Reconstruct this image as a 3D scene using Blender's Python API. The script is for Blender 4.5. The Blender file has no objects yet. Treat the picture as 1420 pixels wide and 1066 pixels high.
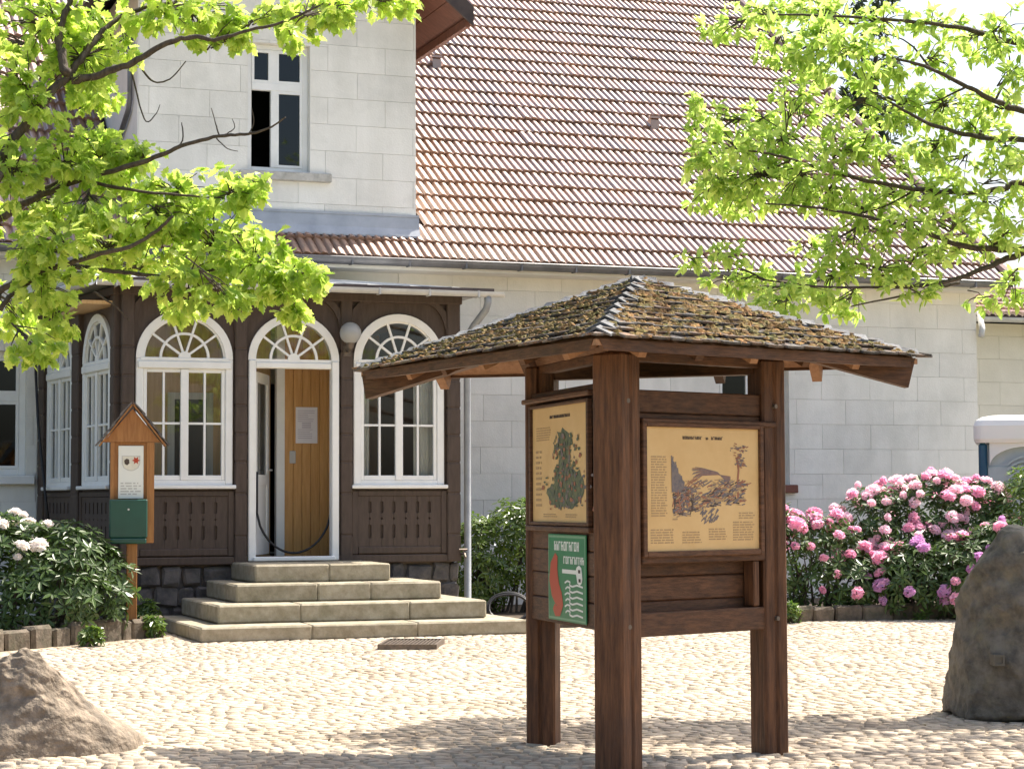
import bpy, math, random
from math import sin, cos, tan, pi, radians, sqrt, atan2
from mathutils import Vector, Matrix, noise
V = Vector
R = math.radians
rng = random.Random(11)
sc = bpy.context.scene
col = sc.collection

# ------------------------------------------------------------------ camera
F_PX, HORIZON, CAM_H, ROLL = 2850.0, 695.0, 1.4, -0.004
PITCH = math.atan((HORIZON - 533.0) / F_PX)
cam_d = bpy.data.cameras.new('camera')
cam = bpy.data.objects.new('camera', cam_d)
col.objects.link(cam)
cam_d.sensor_width = 36.0
cam_d.lens = 36.0 * F_PX / 1420.0
cam_d.clip_start, cam_d.clip_end = 0.1, 3000.0
fw = V((0, cos(PITCH), sin(PITCH)))
up0 = V((0, -sin(PITCH), cos(PITCH)))
rt = V((1, 0, 0)) * cos(ROLL) + up0 * sin(ROLL)
up = -V((1, 0, 0)) * sin(ROLL) + up0 * cos(ROLL)
cam.matrix_world = Matrix(((rt.x, up.x, -fw.x, 0), (rt.y, up.y, -fw.y, 0), (rt.z, up.z, -fw.z, CAM_H), (0, 0, 0, 1)))
sc.camera = cam
sc.render.resolution_x, sc.render.resolution_y = 1024, 768

# ------------------------------------------------------------------ sky, sun, exposure
SUN_EL = R(57)
SUN_AZ = R(52)                       # clockwise from +Y
world = bpy.data.worlds.new('World')
sc.world = world
world.use_nodes = True
wn = world.node_tree
bg = wn.nodes['Background']
sky = wn.nodes.new('ShaderNodeTexSky')
sky.sky_type = 'NISHITA'
sky.sun_disc = False
sky.sun_elevation = SUN_EL
sky.sun_rotation = SUN_AZ
sky.dust_density = 5.0
sky.air_density = 1.0
sky.ozone_density = 1.0
wn.links.new(sky.outputs[0], bg.inputs[0])
bg.inputs[1].default_value = 0.13
sun_d = bpy.data.lights.new('sun', 'SUN')
sun_d.energy = 4.6
sun_d.angle = R(0.55)
sun_d.color = (1.0, 0.93, 0.82)
sun = bpy.data.objects.new('sun', sun_d)
col.objects.link(sun)
SUN_DIR = V((sin(SUN_AZ) * cos(SUN_EL), cos(SUN_AZ) * cos(SUN_EL), sin(SUN_EL)))
sun.rotation_euler = SUN_DIR.to_track_quat('Z', 'Y').to_euler()
sun.location = (30, 30, 60)
sc.view_settings.view_transform = 'Standard'
sc.view_settings.look = 'None'
sc.view_settings.exposure = 1.18
sc.view_settings.gamma = 1.0
sc.view_settings.use_curve_mapping = False
sc.cycles.max_bounces = 8
sc.cycles.transparent_max_bounces = 12


def ray(x, y):
    return fw + rt * ((x - 710.0) / F_PX) + up * ((533.0 - y) / F_PX)


def at(x, y, Y):
    d = ray(x, y)
    return V((0, 0, CAM_H)) + d * (Y / d.y)


def gnd(x, y, z=0.0):
    d = ray(x, y)
    return V((0, 0, CAM_H)) + d * ((z - CAM_H) / d.z)


# ------------------------------------------------------------------ materials
def nt(m):
    m.use_nodes = True
    return m.node_tree, m.node_tree.nodes, m.node_tree.links


def M(name, c1, c2=None, rough=0.6, scale=6.0, stretch=(1, 1, 1), bump=0.0, bscale=40.0, island=0.0, spec=0.4, metal=0.0,
      c3=None, scale3=1.2, amt3=0.5, objrand=0.0, detail=6.0, lo=0.35, hi=0.65, bstretch=None, coat=0.0, ior=1.5):
    m = bpy.data.materials.new(name)
    t, n, l = nt(m)
    b = n['Principled BSDF']
    b.inputs['Roughness'].default_value = rough
    b.inputs['Specular IOR Level'].default_value = spec
    b.inputs['Metallic'].default_value = metal
    b.inputs['IOR'].default_value = ior
    b.inputs['Coat Weight'].default_value = coat
    b.inputs['Coat Roughness'].default_value = 0.25
    geo = n.new('ShaderNodeNewGeometry')
    mp = n.new('ShaderNodeMapping')
    mp.inputs['Scale'].default_value = stretch
    l.new(geo.outputs['Position'], mp.inputs['Vector'])
    out = None
    if c2 is None:
        rgb = n.new('ShaderNodeRGB')
        rgb.outputs[0].default_value = (*c1, 1)
        out = rgb.outputs[0]
    else:
        nz = n.new('ShaderNodeTexNoise')
        nz.inputs['Scale'].default_value = scale
        nz.inputs['Detail'].default_value = detail
        nz.inputs['Roughness'].default_value = 0.65
        l.new(mp.outputs[0], nz.inputs['Vector'])
        cr = n.new('ShaderNodeValToRGB')
        cr.color_ramp.elements[0].position, cr.color_ramp.elements[1].position = lo, hi
        cr.color_ramp.elements[0].color = (*c1, 1)
        cr.color_ramp.elements[1].color = (*c2, 1)
        l.new(nz.outputs['Fac'], cr.inputs[0])
        out = cr.outputs[0]
    if c3 is not None:
        nz = n.new('ShaderNodeTexNoise')
        nz.inputs['Scale'].default_value = scale3
        nz.inputs['Detail'].default_value = 8
        nz.inputs['Roughness'].default_value = 0.7
        l.new(geo.outputs['Position'], nz.inputs['Vector'])
        mr = n.new('ShaderNodeMapRange')
        mr.inputs[1].default_value, mr.inputs[2].default_value = 0.48, 0.68
        mr.inputs[4].default_value = amt3
        l.new(nz.outputs['Fac'], mr.inputs[0])
        mx = n.new('ShaderNodeMix')
        mx.data_type = 'RGBA'
        l.new(mr.outputs[0], mx.inputs[0])
        l.new(out, mx.inputs[6])
        mx.inputs[7].default_value = (*c3, 1)
        out = mx.outputs[2]
    if island or objrand:
        hsv = n.new('ShaderNodeHueSaturation')
        if island:
            src = geo.outputs['Random Per Island']
        else:
            src = n.new('ShaderNodeObjectInfo').outputs['Random']
        k = island or objrand
        mr = n.new('ShaderNodeMapRange')
        mr.inputs[3].default_value, mr.inputs[4].default_value = 1 - k, 1 + k
        l.new(src, mr.inputs[0])
        l.new(mr.outputs[0], hsv.inputs['Value'])
        l.new(out, hsv.inputs['Color'])
        out = hsv.outputs[0]
    l.new(out, b.inputs['Base Color'])
    if bump:
        nb = n.new('ShaderNodeTexNoise')
        nb.inputs['Scale'].default_value = bscale
        nb.inputs['Detail'].default_value = 8
        mp2 = n.new('ShaderNodeMapping')
        mp2.inputs['Scale'].default_value = bstretch or stretch
        l.new(geo.outputs['Position'], mp2.inputs['Vector'])
        l.new(mp2.outputs[0], nb.inputs['Vector'])
        bp = n.new('ShaderNodeBump')
        bp.inputs['Strength'].default_value = bump
        bp.inputs['Distance'].default_value = 0.02
        l.new(nb.outputs['Fac'], bp.inputs['Height'])
        l.new(bp.outputs[0], b.inputs['Normal'])
    return m


def leaf_mat(name, c1, c2, trans=0.5, gloss=0.3, rough=0.4, tcol=None):
    m = bpy.data.materials.new(name)
    t, n, l = nt(m)
    n.remove(n['Principled BSDF'])
    out = n['Material Output']
    geo = n.new('ShaderNodeNewGeometry')
    cr = n.new('ShaderNodeValToRGB')
    cr.color_ramp.elements[0].color = (*c1, 1)
    cr.color_ramp.elements[1].color = (*c2, 1)
    l.new(geo.outputs['Random Per Island'], cr.inputs[0])
    pr = n.new('ShaderNodeBsdfPrincipled')
    pr.inputs['Roughness'].default_value = rough
    pr.inputs['Specular IOR Level'].default_value = gloss
    l.new(cr.outputs[0], pr.inputs['Base Color'])
    tr = n.new('ShaderNodeBsdfTranslucent')
    hs = n.new('ShaderNodeHueSaturation')
    hs.inputs['Value'].default_value = 1.75
    hs.inputs['Saturation'].default_value = 1.05
    hs.inputs['Hue'].default_value = 0.498
    l.new(cr.outputs[0], hs.inputs['Color'])
    l.new(hs.outputs[0], tr.inputs['Color'])
    mx = n.new('ShaderNodeMixShader')
    mx.inputs[0].default_value = trans
    l.new(pr.outputs[0], mx.inputs[1])
    l.new(tr.outputs[0], mx.inputs[2])
    l.new(mx.outputs[0], out.inputs['Surface'])
    return m


def glass_mat(name, tint=(0.97, 0.98, 0.975), f0=0.02):
    m = bpy.data.materials.new(name)
    t, n, l = nt(m)
    n.remove(n['Principled BSDF'])
    tr = n.new('ShaderNodeBsdfTransparent')
    tr.inputs[0].default_value = (*tint, 1)
    gl = n.new('ShaderNodeBsdfGlossy')
    gl.inputs['Roughness'].default_value = 0.02
    lw = n.new('ShaderNodeFresnel')
    lw.inputs[0].default_value = 1.5
    ad = n.new('ShaderNodeMath')
    ad.operation = 'ADD'
    ad.use_clamp = True
    ad.inputs[1].default_value = f0
    l.new(lw.outputs[0], ad.inputs[0])
    mx = n.new('ShaderNodeMixShader')
    l.new(ad.outputs[0], mx.inputs[0])
    l.new(tr.outputs[0], mx.inputs[1])
    l.new(gl.outputs[0], mx.inputs[2])
    l.new(mx.outputs[0], n['Material Output'].inputs['Surface'])
    return m


m_block = M('block_paint', (0.745, 0.725, 0.665), (0.82, 0.80, 0.745), 0.85, 3.0, stretch=(1, 1, .22), bump=0.15, bscale=45, bstretch=(1, 1, 1), objrand=0.045, c3=(0.56, 0.55, 0.50), scale3=1.0, amt3=0.5)
m_mortar = M('joint_mortar', (0.68, 0.66, 0.605), (0.74, 0.72, 0.665), 0.9, 8)
m_plaster = M('window_reveal_plaster', (0.72, 0.70, 0.65), (0.78, 0.76, 0.71), 0.85, 4)
m_tile = M('roof_tile_clay', (0.15, 0.062, 0.024), (0.28, 0.125, 0.052), 0.44, 1.3, island=0.28, spec=1.0, c3=(0.11, 0.055, 0.04), scale3=3, amt3=0.6, bump=0.04, bscale=90, ior=2.02)
m_lead = M('lead_sheet', (0.30, 0.33, 0.38), (0.40, 0.43, 0.48), 0.5, 3, spec=0.5, bump=0.1, bscale=10)
m_zinc = M('zinc_gutter', (0.13, 0.13, 0.14), (0.20, 0.20, 0.21), 0.45, 4, spec=0.6, metal=0.3)
m_zinc_lt = M('zinc_pale', (0.42, 0.43, 0.44), (0.55, 0.56, 0.56), 0.5, 4, spec=0.5)
m_zincm = M('zinc_pipe', (0.22, 0.235, 0.25), (0.30, 0.315, 0.33), 0.5, 4, spec=0.5)
m_white = M('white_paint', (0.76, 0.76, 0.73), (0.82, 0.82, 0.80), 0.5, 5, spec=0.4, bump=0.03, bscale=60)
m_brown = M('brown_timber_paint', (0.058, 0.040, 0.030), (0.083, 0.058, 0.045), 0.6, 5, stretch=(6, 6, 1), bump=0.08, bscale=20, spec=0.35)
m_soffit = M('soffit_wood', (0.12, 0.045, 0.028), (0.2, 0.08, 0.05), 0.6, 6, stretch=(1, 5, 1), bump=0.1)
m_barge = M('barge_board_paint', (0.045, 0.032, 0.03), (0.07, 0.05, 0.045), 0.6, 6)
m_stone_dark = M('plinth_stone', (0.05, 0.047, 0.047), (0.13, 0.115, 0.105), 0.85, 6, bump=0.6, bscale=14)
m_step = M('step_stone', (0.24, 0.205, 0.14), (0.37, 0.33, 0.25), 0.85, 9, bump=0.12, bscale=50, c3=(0.14, 0.13, 0.07), scale3=3.5, amt3=0.45, objrand=0.08)
m_pine = M('interior_pine', (0.50, 0.26, 0.085), (0.62, 0.35, 0.13), 0.5, 4, stretch=(9, 9, 0.7), spec=0.4)
m_interior = M('interior_boards', (0.60, 0.38, 0.18), (0.70, 0.48, 0.26), 0.6, 4, stretch=(9, 9, 0.7))
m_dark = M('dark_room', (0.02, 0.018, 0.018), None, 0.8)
m_curtain = M('curtain_cloth', (0.5, 0.5, 0.46), (0.68, 0.68, 0.64), 0.9, 3, stretch=(12, 12, 0.3))
m_glass = glass_mat('window_glass')
m_glass2 = glass_mat('upper_window_glass', (0.55, 0.6, 0.58), 0.0)
m_kwood = M('shelter_timber', (0.046, 0.018, 0.007), (0.135, 0.059, 0.025), 0.62, 5, stretch=(9, 9, 0.8), bump=0.25, bscale=16, spec=0.35, objrand=0.12, c3=(0.05, 0.03, 0.022), scale3=3, amt3=0.5)
m_kwood_h = M('shelter_timber_rail', (0.048, 0.020, 0.008), (0.130, 0.058, 0.026), 0.62, 5, stretch=(2, 2, 14), bump=0.25, bscale=16, spec=0.35, objrand=0.15, c3=(0.045, 0.028, 0.02), scale3=4, amt3=0.5)
m_kroof_under = M('shelter_boarding', (0.24, 0.12, 0.06), (0.36, 0.20, 0.11), 0.7, 5, stretch=(4, 4, 4), bump=0.2)
m_shingle = M('mossy_shingle', (0.055, 0.052, 0.052), (0.125, 0.115, 0.105), 0.85, 22, objrand=0.45, bump=0.7, bscale=45, c3=(0.19, 0.095, 0.04), scale3=8, amt3=0.9, spec=0.25)
m_hipcap = M('hip_cap_slate', (0.07, 0.073, 0.08), (0.145, 0.148, 0.155), 0.75, 14, objrand=0.3, bump=0.5, bscale=30, spec=0.3)
m_moss = M('moss', (0.20, 0.10, 0.035), (0.10, 0.10, 0.03), 0.95, 12, island=0.5)
m_poster = M('poster_paper', (0.56, 0.37, 0.16), (0.62, 0.43, 0.20), 0.55, 4, spec=0.3)
m_ink = M('ink_dark', (0.07, 0.05, 0.04), None, 0.7)
m_ink_soft = M('ink_text', (0.36, 0.245, 0.125), None, 0.7)
m_ink_blue = M('ink_slate', (0.10, 0.10, 0.12), (0.2, 0.16, 0.14), 0.7, 40)
m_ink_green = M('ink_green', (0.055, 0.085, 0.055), (0.16, 0.17, 0.08), 0.7, 30, c3=(0.06, 0.08, 0.09), scale3=25, amt3=0.8)
m_ink_red = M('ink_rust', (0.28, 0.12, 0.07), None, 0.7)
m_sgreen = M('sign_green', (0.010, 0.17, 0.065), (0.014, 0.2, 0.08), 0.35, 6, spec=0.5)
m_swhite = M('sign_white', (0.72, 0.74, 0.70), None, 0.4)
m_sred = M('sign_red', (0.42, 0.05, 0.02), None, 0.4)
m_boxwood = M('display_box_wood', (0.27, 0.115, 0.035), (0.38, 0.18, 0.06), 0.55, 5, stretch=(9, 9, 0.8), spec=0.4, bump=0.1)
m_letterbox = M('green_letterbox_paint', (0.008, 0.055, 0.040), (0.011, 0.07, 0.05), 0.35, 5, spec=0.5)
m_slate_s = M('small_roof_shingle', (0.07, 0.06, 0.06), (0.14, 0.12, 0.11), 0.45, 20, objrand=0.3, spec=0.6)
m_metal = M('grate_metal', (0.10, 0.085, 0.07), (0.18, 0.14, 0.11), 0.5, 20, metal=0.5)
m_rubber = M('black_rubber', (0.015, 0.015, 0.017), None, 0.45)
m_cobble = M('cobble_granite', (0.36, 0.29, 0.215), (0.50, 0.42, 0.325), 0.8, 9, island=0.16, bump=0.35, bscale=60, c3=(0.24, 0.17, 0.11), scale3=1.1, amt3=0.6)
m_cobble_o = M('cobble_granite_near', (0.36, 0.29, 0.215), (0.50, 0.42, 0.325), 0.8, 9, objrand=0.16, bump=0.35, bscale=60, c3=(0.24, 0.17, 0.11), scale3=1.1, amt3=0.6)
m_sand = M('sand_joint', (0.31, 0.245, 0.175), (0.42, 0.34, 0.25), 0.95, 12, bump=0.5, bscale=80)
m_soil = M('bed_soil', (0.045, 0.032, 0.022), (0.08, 0.06, 0.04), 0.95, 10, bump=0.8, bscale=25)
m_grass = M('far_ground', (0.10, 0.12, 0.05), (0.16, 0.15, 0.08), 0.95, 0.6)
m_edge = M('edging_stone', (0.085, 0.07, 0.05), (0.17, 0.135, 0.10), 0.9, 10, objrand=0.22, bump=0.5, bscale=25, c3=(0.07, 0.08, 0.04), scale3=3, amt3=0.6)
m_boulder = M('boulder_stone', (0.075, 0.068, 0.056), (0.18, 0.16, 0.13), 0.88, 9, bump=1.0, bscale=16, c3=(0.21, 0.19, 0.13), scale3=6.5, amt3=0.6)
m_rock = M('rock_stone', (0.15, 0.12, 0.09), (0.32, 0.255, 0.19), 0.88, 11, bump=1.0, bscale=30, c3=(0.09, 0.075, 0.06), scale3=6.5, amt3=0.7)
m_bark = M('bark', (0.045, 0.034, 0.026), (0.10, 0.08, 0.06), 0.9, 14, stretch=(3, 3, 0.7), bump=0.6, bscale=25)
m_leaf_l = leaf_mat('maple_leaf', (0.20, 0.31, 0.05), (0.48, 0.56, 0.15), 0.63, 0.5, 0.4)
m_leaf_r = leaf_mat('beech_leaf', (0.20, 0.31, 0.06), (0.47, 0.56, 0.18), 0.62, 0.5, 0.4)
m_rhodo = leaf_mat('rhododendron_leaf', (0.034, 0.066, 0.017), (0.085, 0.14, 0.036), 0.22, 0.42, 0.35)
m_laurel = leaf_mat('laurel_leaf', (0.05, 0.10, 0.018), (0.14, 0.21, 0.035), 0.3, 0.7, 0.25)
m_pinefol = leaf_mat('pine_needles', (0.03, 0.05, 0.03), (0.07, 0.09, 0.055), 0.2, 0.2, 0.6)
m_fl_pink = leaf_mat('petal_pink', (0.70, 0.36, 0.50), (0.82, 0.52, 0.62), 0.35, 0.2, 0.6)
m_fl_deep = leaf_mat('petal_deep_pink', (0.60, 0.25, 0.38), (0.76, 0.45, 0.55), 0.35, 0.2, 0.6)
m_fl_mauve = leaf_mat('petal_mauve', (0.48, 0.25, 0.47), (0.64, 0.40, 0.60), 0.35, 0.2, 0.6)
m_fl_pale = leaf_mat('petal_pale_pink', (0.78, 0.55, 0.62), (0.84, 0.70, 0.74), 0.35, 0.2, 0.6)
m_fl_white = leaf_mat('petal_white', (0.74, 0.70, 0.66), (0.82, 0.76, 0.74), 0.35, 0.2, 0.6)
m_toilet_w = M('toilet_white_plastic', (0.74, 0.74, 0.72), None, 0.4)
m_toilet_b = M('toilet_blue_plastic', (0.018, 0.075, 0.14), None, 0.4)
m_toilet_g = M('toilet_grey_plastic', (0.36, 0.42, 0.44), (0.42, 0.47, 0.49), 0.45, 5)
m_cream = M('annex_paint', (0.72, 0.69, 0.60), (0.78, 0.75, 0.66), 0.85, 3, bump=0.1, objrand=0.03)
m_globe = leaf_mat('lamp_globe_glass', (0.42, 0.42, 0.41), (0.46, 0.46, 0.45), 0.4, 0.6, 0.15)
m_paper = M('paper', (0.74, 0.72, 0.76), (0.8, 0.78, 0.82), 0.7, 6)
m_grey = M('switch_grey', (0.5, 0.5, 0.48), None, 0.5)


# ------------------------------------------------------------------ mesh helpers
class MB:
    def __init__(self):
        self.v, self.f, self.mi = [], [], []

    def add(self, vs, fs, mi=0):
        o = len(self.v)
        self.v.extend(tuple(x) for x in vs)
        for f in fs:
            self.f.append(tuple(i + o for i in f))
            self.mi.append(mi)
        return self

    def box(self, x0, x1, y0, y1, z0, z1, mi=0, T=None, bev=0.0):
        if x0 > x1: x0, x1 = x1, x0
        if y0 > y1: y0, y1 = y1, y0
        if z0 > z1: z0, z1 = z1, z0
        b = min(bev, (x1 - x0) * .4, (y1 - y0) * .4, (z1 - z0) * .4)
        if b <= 0:
            vs = [(x, y, z) for x in (x0, x1) for y in (y0, y1) for z in (z0, z1)]
            fs = [(0, 1, 3, 2), (4, 6, 7, 5), (0, 4, 5, 1), (2, 3, 7, 6), (0, 2, 6, 4), (1, 5, 7, 3)]
        else:
            vs, fs = bevel_box(x0, x1, y0, y1, z0, z1, b)
        if T is not None:
            vs = [T @ V(p) for p in vs]
        return self.add(vs, fs, mi)

    def prism(self, poly, a, b, mi=0, T=None, axis='y'):
        """poly in (x,z) extruded along y from a to b (axis y), or (x,y) along z (axis z)"""
        n = len(poly)
        if axis == 'y':
            vs = [(p[0], a, p[1]) for p in poly] + [(p[0], b, p[1]) for p in poly]
        elif axis == 'z':
            vs = [(p[0], p[1], a) for p in poly] + [(p[0], p[1], b) for p in poly]
        else:
            vs = [(a, p[0], p[1]) for p in poly] + [(b, p[0], p[1]) for p in poly]
        if T is not None:
            vs = [T @ V(p) for p in vs]
        fs = [tuple(range(n - 1, -1, -1)), tuple(range(n, 2 * n))]
        fs += [(i, (i + 1) % n, n + (i + 1) % n, n + i) for i in range(n)]
        return self.add(vs, fs, mi)

    def beam(self, p, q, w, h, mi=0, upv=(0, 0, 1), drop=0.0):
        """box beam from p to q, width w sideways, height h along up"""
        p, q = V(p), V(q)
        d = (q - p).normalized()
        s = d.cross(V(upv)).normalized()
        u = s.cross(d).normalized()
        vs = []
        for c in (p, q):
            for a_, b_ in ((-1, -1), (1, -1), (1, 1), (-1, 1)):
                vs.append(c + s * (a_ * w / 2) + u * (b_ * h / 2))
        fs = [(0, 1, 2, 3), (7, 6, 5, 4), (0, 4, 5, 1), (1, 5, 6, 2), (2, 6, 7, 3), (3, 7, 4, 0)]
        return self.add(vs, fs, mi)

    def tube(self, pts, rads, n=8, mi=0, caps=True):
        pts = [V(p) for p in pts]
        if not hasattr(rads, '__len__'):
            rads = [rads] * len(pts)
        prev = None
        o = len(self.v)
        for i, p in enumerate(pts):
            d = (pts[min(i + 1, len(pts) - 1)] - pts[max(i - 1, 0)])
            if d.length < 1e-9: d = V((0, 0, 1))
            d.normalize()
            if prev is None:
                s = d.orthogonal().normalized()
            else:
                s = (prev - d * prev.dot(d))
                s = s.normalized() if s.length > 1e-6 else d.orthogonal().normalized()
            prev = s
            t = d.cross(s)
            for k in range(n):
                a = 2 * pi * k / n
                self.v.append(tuple(p + (s * cos(a) + t * sin(a)) * rads[i]))
        for i in range(len(pts) - 1):
            for k in range(n):
                a, b = o + i * n + k, o + i * n + (k + 1) % n
                self.f.append((a, b, b + n, a + n)); self.mi.append(mi)
        if caps:
            self.f.append(tuple(o + k for k in range(n - 1, -1, -1))); self.mi.append(mi)
            e = o + (len(pts) - 1) * n
            self.f.append(tuple(e + k for k in range(n))); self.mi.append(mi)
        return self

    def mesh(self, name, mats):
        me = bpy.data.meshes.new(name)
        me.from_pydata(self.v, [], self.f)
        if not isinstance(mats, (list, tuple)): mats = [mats]
        for m in mats: me.materials.append(m)
        if len(mats) > 1:
            me.polygons.foreach_set('material_index', self.mi)
        me.update()
        return me

    def build(self, name, mats, parent=None, smooth=False, world=False, **props):
        me = self.mesh(name, mats)
        return link(name, me, parent, smooth, world, **props)


def bevel_box(x0, x1, y0, y1, z0, z1, b):
    vs, idx = [], {}
    X, Y, Z = (x0, x1), (y0, y1), (z0, z1)
    for i in (0, 1):
        for j in (0, 1):
            for k in (0, 1):
                sx, sy, sz = (b if i == 0 else -b), (b if j == 0 else -b), (b if k == 0 else -b)
                idx[i, j, k, 0] = len(vs); vs.append((X[i], Y[j] + sy, Z[k] + sz))
                idx[i, j, k, 1] = len(vs); vs.append((X[i] + sx, Y[j], Z[k] + sz))
                idx[i, j, k, 2] = len(vs); vs.append((X[i] + sx, Y[j] + sy, Z[k]))
    g = lambda i, j, k, a: idx[i, j, k, a]
    fs = []
    for i in (0, 1):
        q = [g(i, 0, 0, 0), g(i, 1, 0, 0), g(i, 1, 1, 0), g(i, 0, 1, 0)]
        fs.append(tuple(q if i else q[::-1]))
        q = [g(0, i, 0, 1), g(1, i, 0, 1), g(1, i, 1, 1), g(0, i, 1, 1)]
        fs.append(tuple(q[::-1] if i else q))
        q = [g(0, 0, i, 2), g(1, 0, i, 2), g(1, 1, i, 2), g(0, 1, i, 2)]
        fs.append(tuple(q if i else q[::-1]))
    for a in (0, 1):
        for c in (0, 1):
            fs.append((g(a, c, 0, 0), g(a, c, 1, 0), g(a, c, 1, 1), g(a, c, 0, 1)))
            fs.append((g(a, 0, c, 0), g(a, 1, c, 0), g(a, 1, c, 2), g(a, 0, c, 2)))
            fs.append((g(0, a, c, 1), g(1, a, c, 1), g(1, a, c, 2), g(0, a, c, 2)))
    for i in (0, 1):
        for j in (0, 1):
            for k in (0, 1):
                fs.append((g(i, j, k, 0), g(i, j, k, 1), g(i, j, k, 2)))
    return vs, fs


def link(name, me, parent=None, smooth=False, world=False, **props):
    o = bpy.data.objects.new(name, me)
    col.objects.link(o)
    if parent is not None:
        o.parent = parent
        if world and parent.parent is None:      # a part of a part inherits this correction
            o.matrix_parent_inverse = parent.matrix_basis.inverted()
    if smooth and me is not None:
        me.polygons.foreach_set('use_smooth', [True] * len(me.polygons))
    for k, v in props.items():
        o[k] = v
    return o


def thing(name, label, cat, loc=(0, 0, 0), rz=0.0, group=None):
    o = bpy.data.objects.new(name, None)
    col.objects.link(o)
    o.location = loc
    o.rotation_euler = (0, 0, rz)
    o.empty_display_size = 0.2
    o['label'], o['category'] = label, cat
    if group: o['group'] = group
    # matrix_basis reads loc/rot directly
    return o


def tag(o, label, cat, group=None):
    o['label'], o['category'] = label, cat
    if group: o['group'] = group
    return o


def piece(name, me, parent, loc=(0, 0, 0), rot=(0, 0, 0), scale=(1, 1, 1)):
    o = bpy.data.objects.new(name, me)
    col.objects.link(o)
    o.parent = parent
    o.location, o.rotation_euler, o.scale = loc, rot, scale
    return o


def sub_world(o, parent, root):
    """parent o (built in root-local coordinates) under a part whose own matrix is identity in root space"""
    o.parent = parent
    return o


def rect_minus(rects, hole):
    hx0, hx1, hz0, hz1 = hole
    out = []
    for (x0, x1, z0, z1) in rects:
        if hx0 >= x1 or hx1 <= x0 or hz0 >= z1 or hz1 <= z0:
            out.append((x0, x1, z0, z1)); continue
        if z0 < hz0: out.append((x0, x1, z0, hz0))
        if z1 > hz1: out.append((x0, x1, hz1, z1))
        a, b = max(z0, hz0), min(z1, hz1)
        if x0 < hx0: out.append((x0, hx0, a, b))
        if x1 > hx1: out.append((hx1, x1, a, b))
    return [r for r in out if r[1] - r[0] > 0.02 and r[3] - r[2] > 0.02]


# ================================================================== GROUND
gm = MB()
gm.add([(-900, -300, -0.02), (900, -300, -0.02), (900, 1800, -0.02), (-900, 1800, -0.02)], [(0, 1, 2, 3)])
gm.build('ground', m_grass, kind='structure')

plaza = thing('plaza', 'x', 'x')
for k in ('label', 'category'): del plaza[k]
plaza['kind'] = 'structure'
pm = MB()
pm.add([(-9, 4, 0.0), (11, 4, 0.0), (11, 31, 0.0), (-9, 31, 0.0)], [(0, 1, 2, 3)])
pm.build('bedding_sand', m_sand, plaza)

HA = R(20)                                   # the house stands turned by this much
P0 = V((-2.98, 23.4, 0))
hu = V((cos(HA), sin(HA), 0)); hw = V((-sin(HA), cos(HA), 0))
PD = 3.17                                    # porch depth
W0 = P0 + hw * PD


def HW(s, d, z=0.0):
    return W0 + hu * s - hw * d + V((0, 0, z))


def to_house(p):
    q = V(p) - W0
    return q.dot(hu), -q.dot(hw)


def cobble_mesh(mb, c, a, sx, sy, hgt, tx, ty, r):
    ca, sa = cos(a), sin(a)
    n = 6
    ring0, ring1 = [], []
    jit = [r.uniform(-.12, .12) for _ in range(n)]
    for i in range(n):
        t = 2 * pi * (i + .5) / n
        ct, st = cos(t), sin(t)
        k = 1.0 / max(abs(ct), abs(st)) ** .75
        x, y = ct * k * sx * (1 + jit[i]), st * k * sy * (1 + jit[i])
        for ring, sc_, z in ((ring0, 1.0, -0.012), (ring1, .86, hgt)):
            X, Y = x * sc_, y * sc_
            zz = z + (X * tx + Y * ty if z > 0 else 0)
            ring.append((c[0] + X * ca - Y * sa, c[1] + X * sa + Y * ca, c[2] + zz))
    top = (c[0], c[1], c[2] + hgt * 1.18)
    vs = ring0 + ring1 + [top]
    fs = [(i, (i + 1) % n, n + (i + 1) % n, n + i) for i in range(n)]
    fs += [(n + i, n + (i + 1) % n, 2 * n) for i in range(n)]
    mb.add(vs, fs)


cr = random.Random(5)
cobs = []
row = 0
y = 8.0
while y < 27.0:
    x = -7.0 + cr.uniform(0, .1)
    while x < 8.5:
        wd = cr.uniform(.075, .135)
        xx = x + wd / 2
        yy = y + .05 * sin(xx * 1.3 + row * .3) + .09 * sin(xx * .45) + cr.uniform(-.012, .012)
        s_, d_ = to_house((xx, yy, 0))
        ok = d_ > 1.0
        if s_ < -1.2 and d_ < 5.0 - (s_ + 1.6) * 0.95: ok = False
        if s_ > 3.0 and d_ < 4.95: ok = False
        if ok and not (-1.05 < s_ < 2.4 and d_ < 5.65):
            cobs.append((xx, yy, cr.uniform(-.13, .13), wd * .485, .047 * cr.uniform(.88, 1.08), cr.uniform(.004, .010), cr.uniform(-.075, .075), cr.uniform(-.075, .075)))
        x += wd
    y += .098
    row += 1


def in_view(p, m=0.0):
    d = V(p) - V((0, 0, CAM_H))
    z = d.dot(fw)
    if z <= 0: return False
    x = 710 + F_PX * d.dot(rt) / z
    yy = 533 - F_PX * d.dot(up) / z
    return -m < x < 1420 + m and -m < yy < 1066 + m


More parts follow.
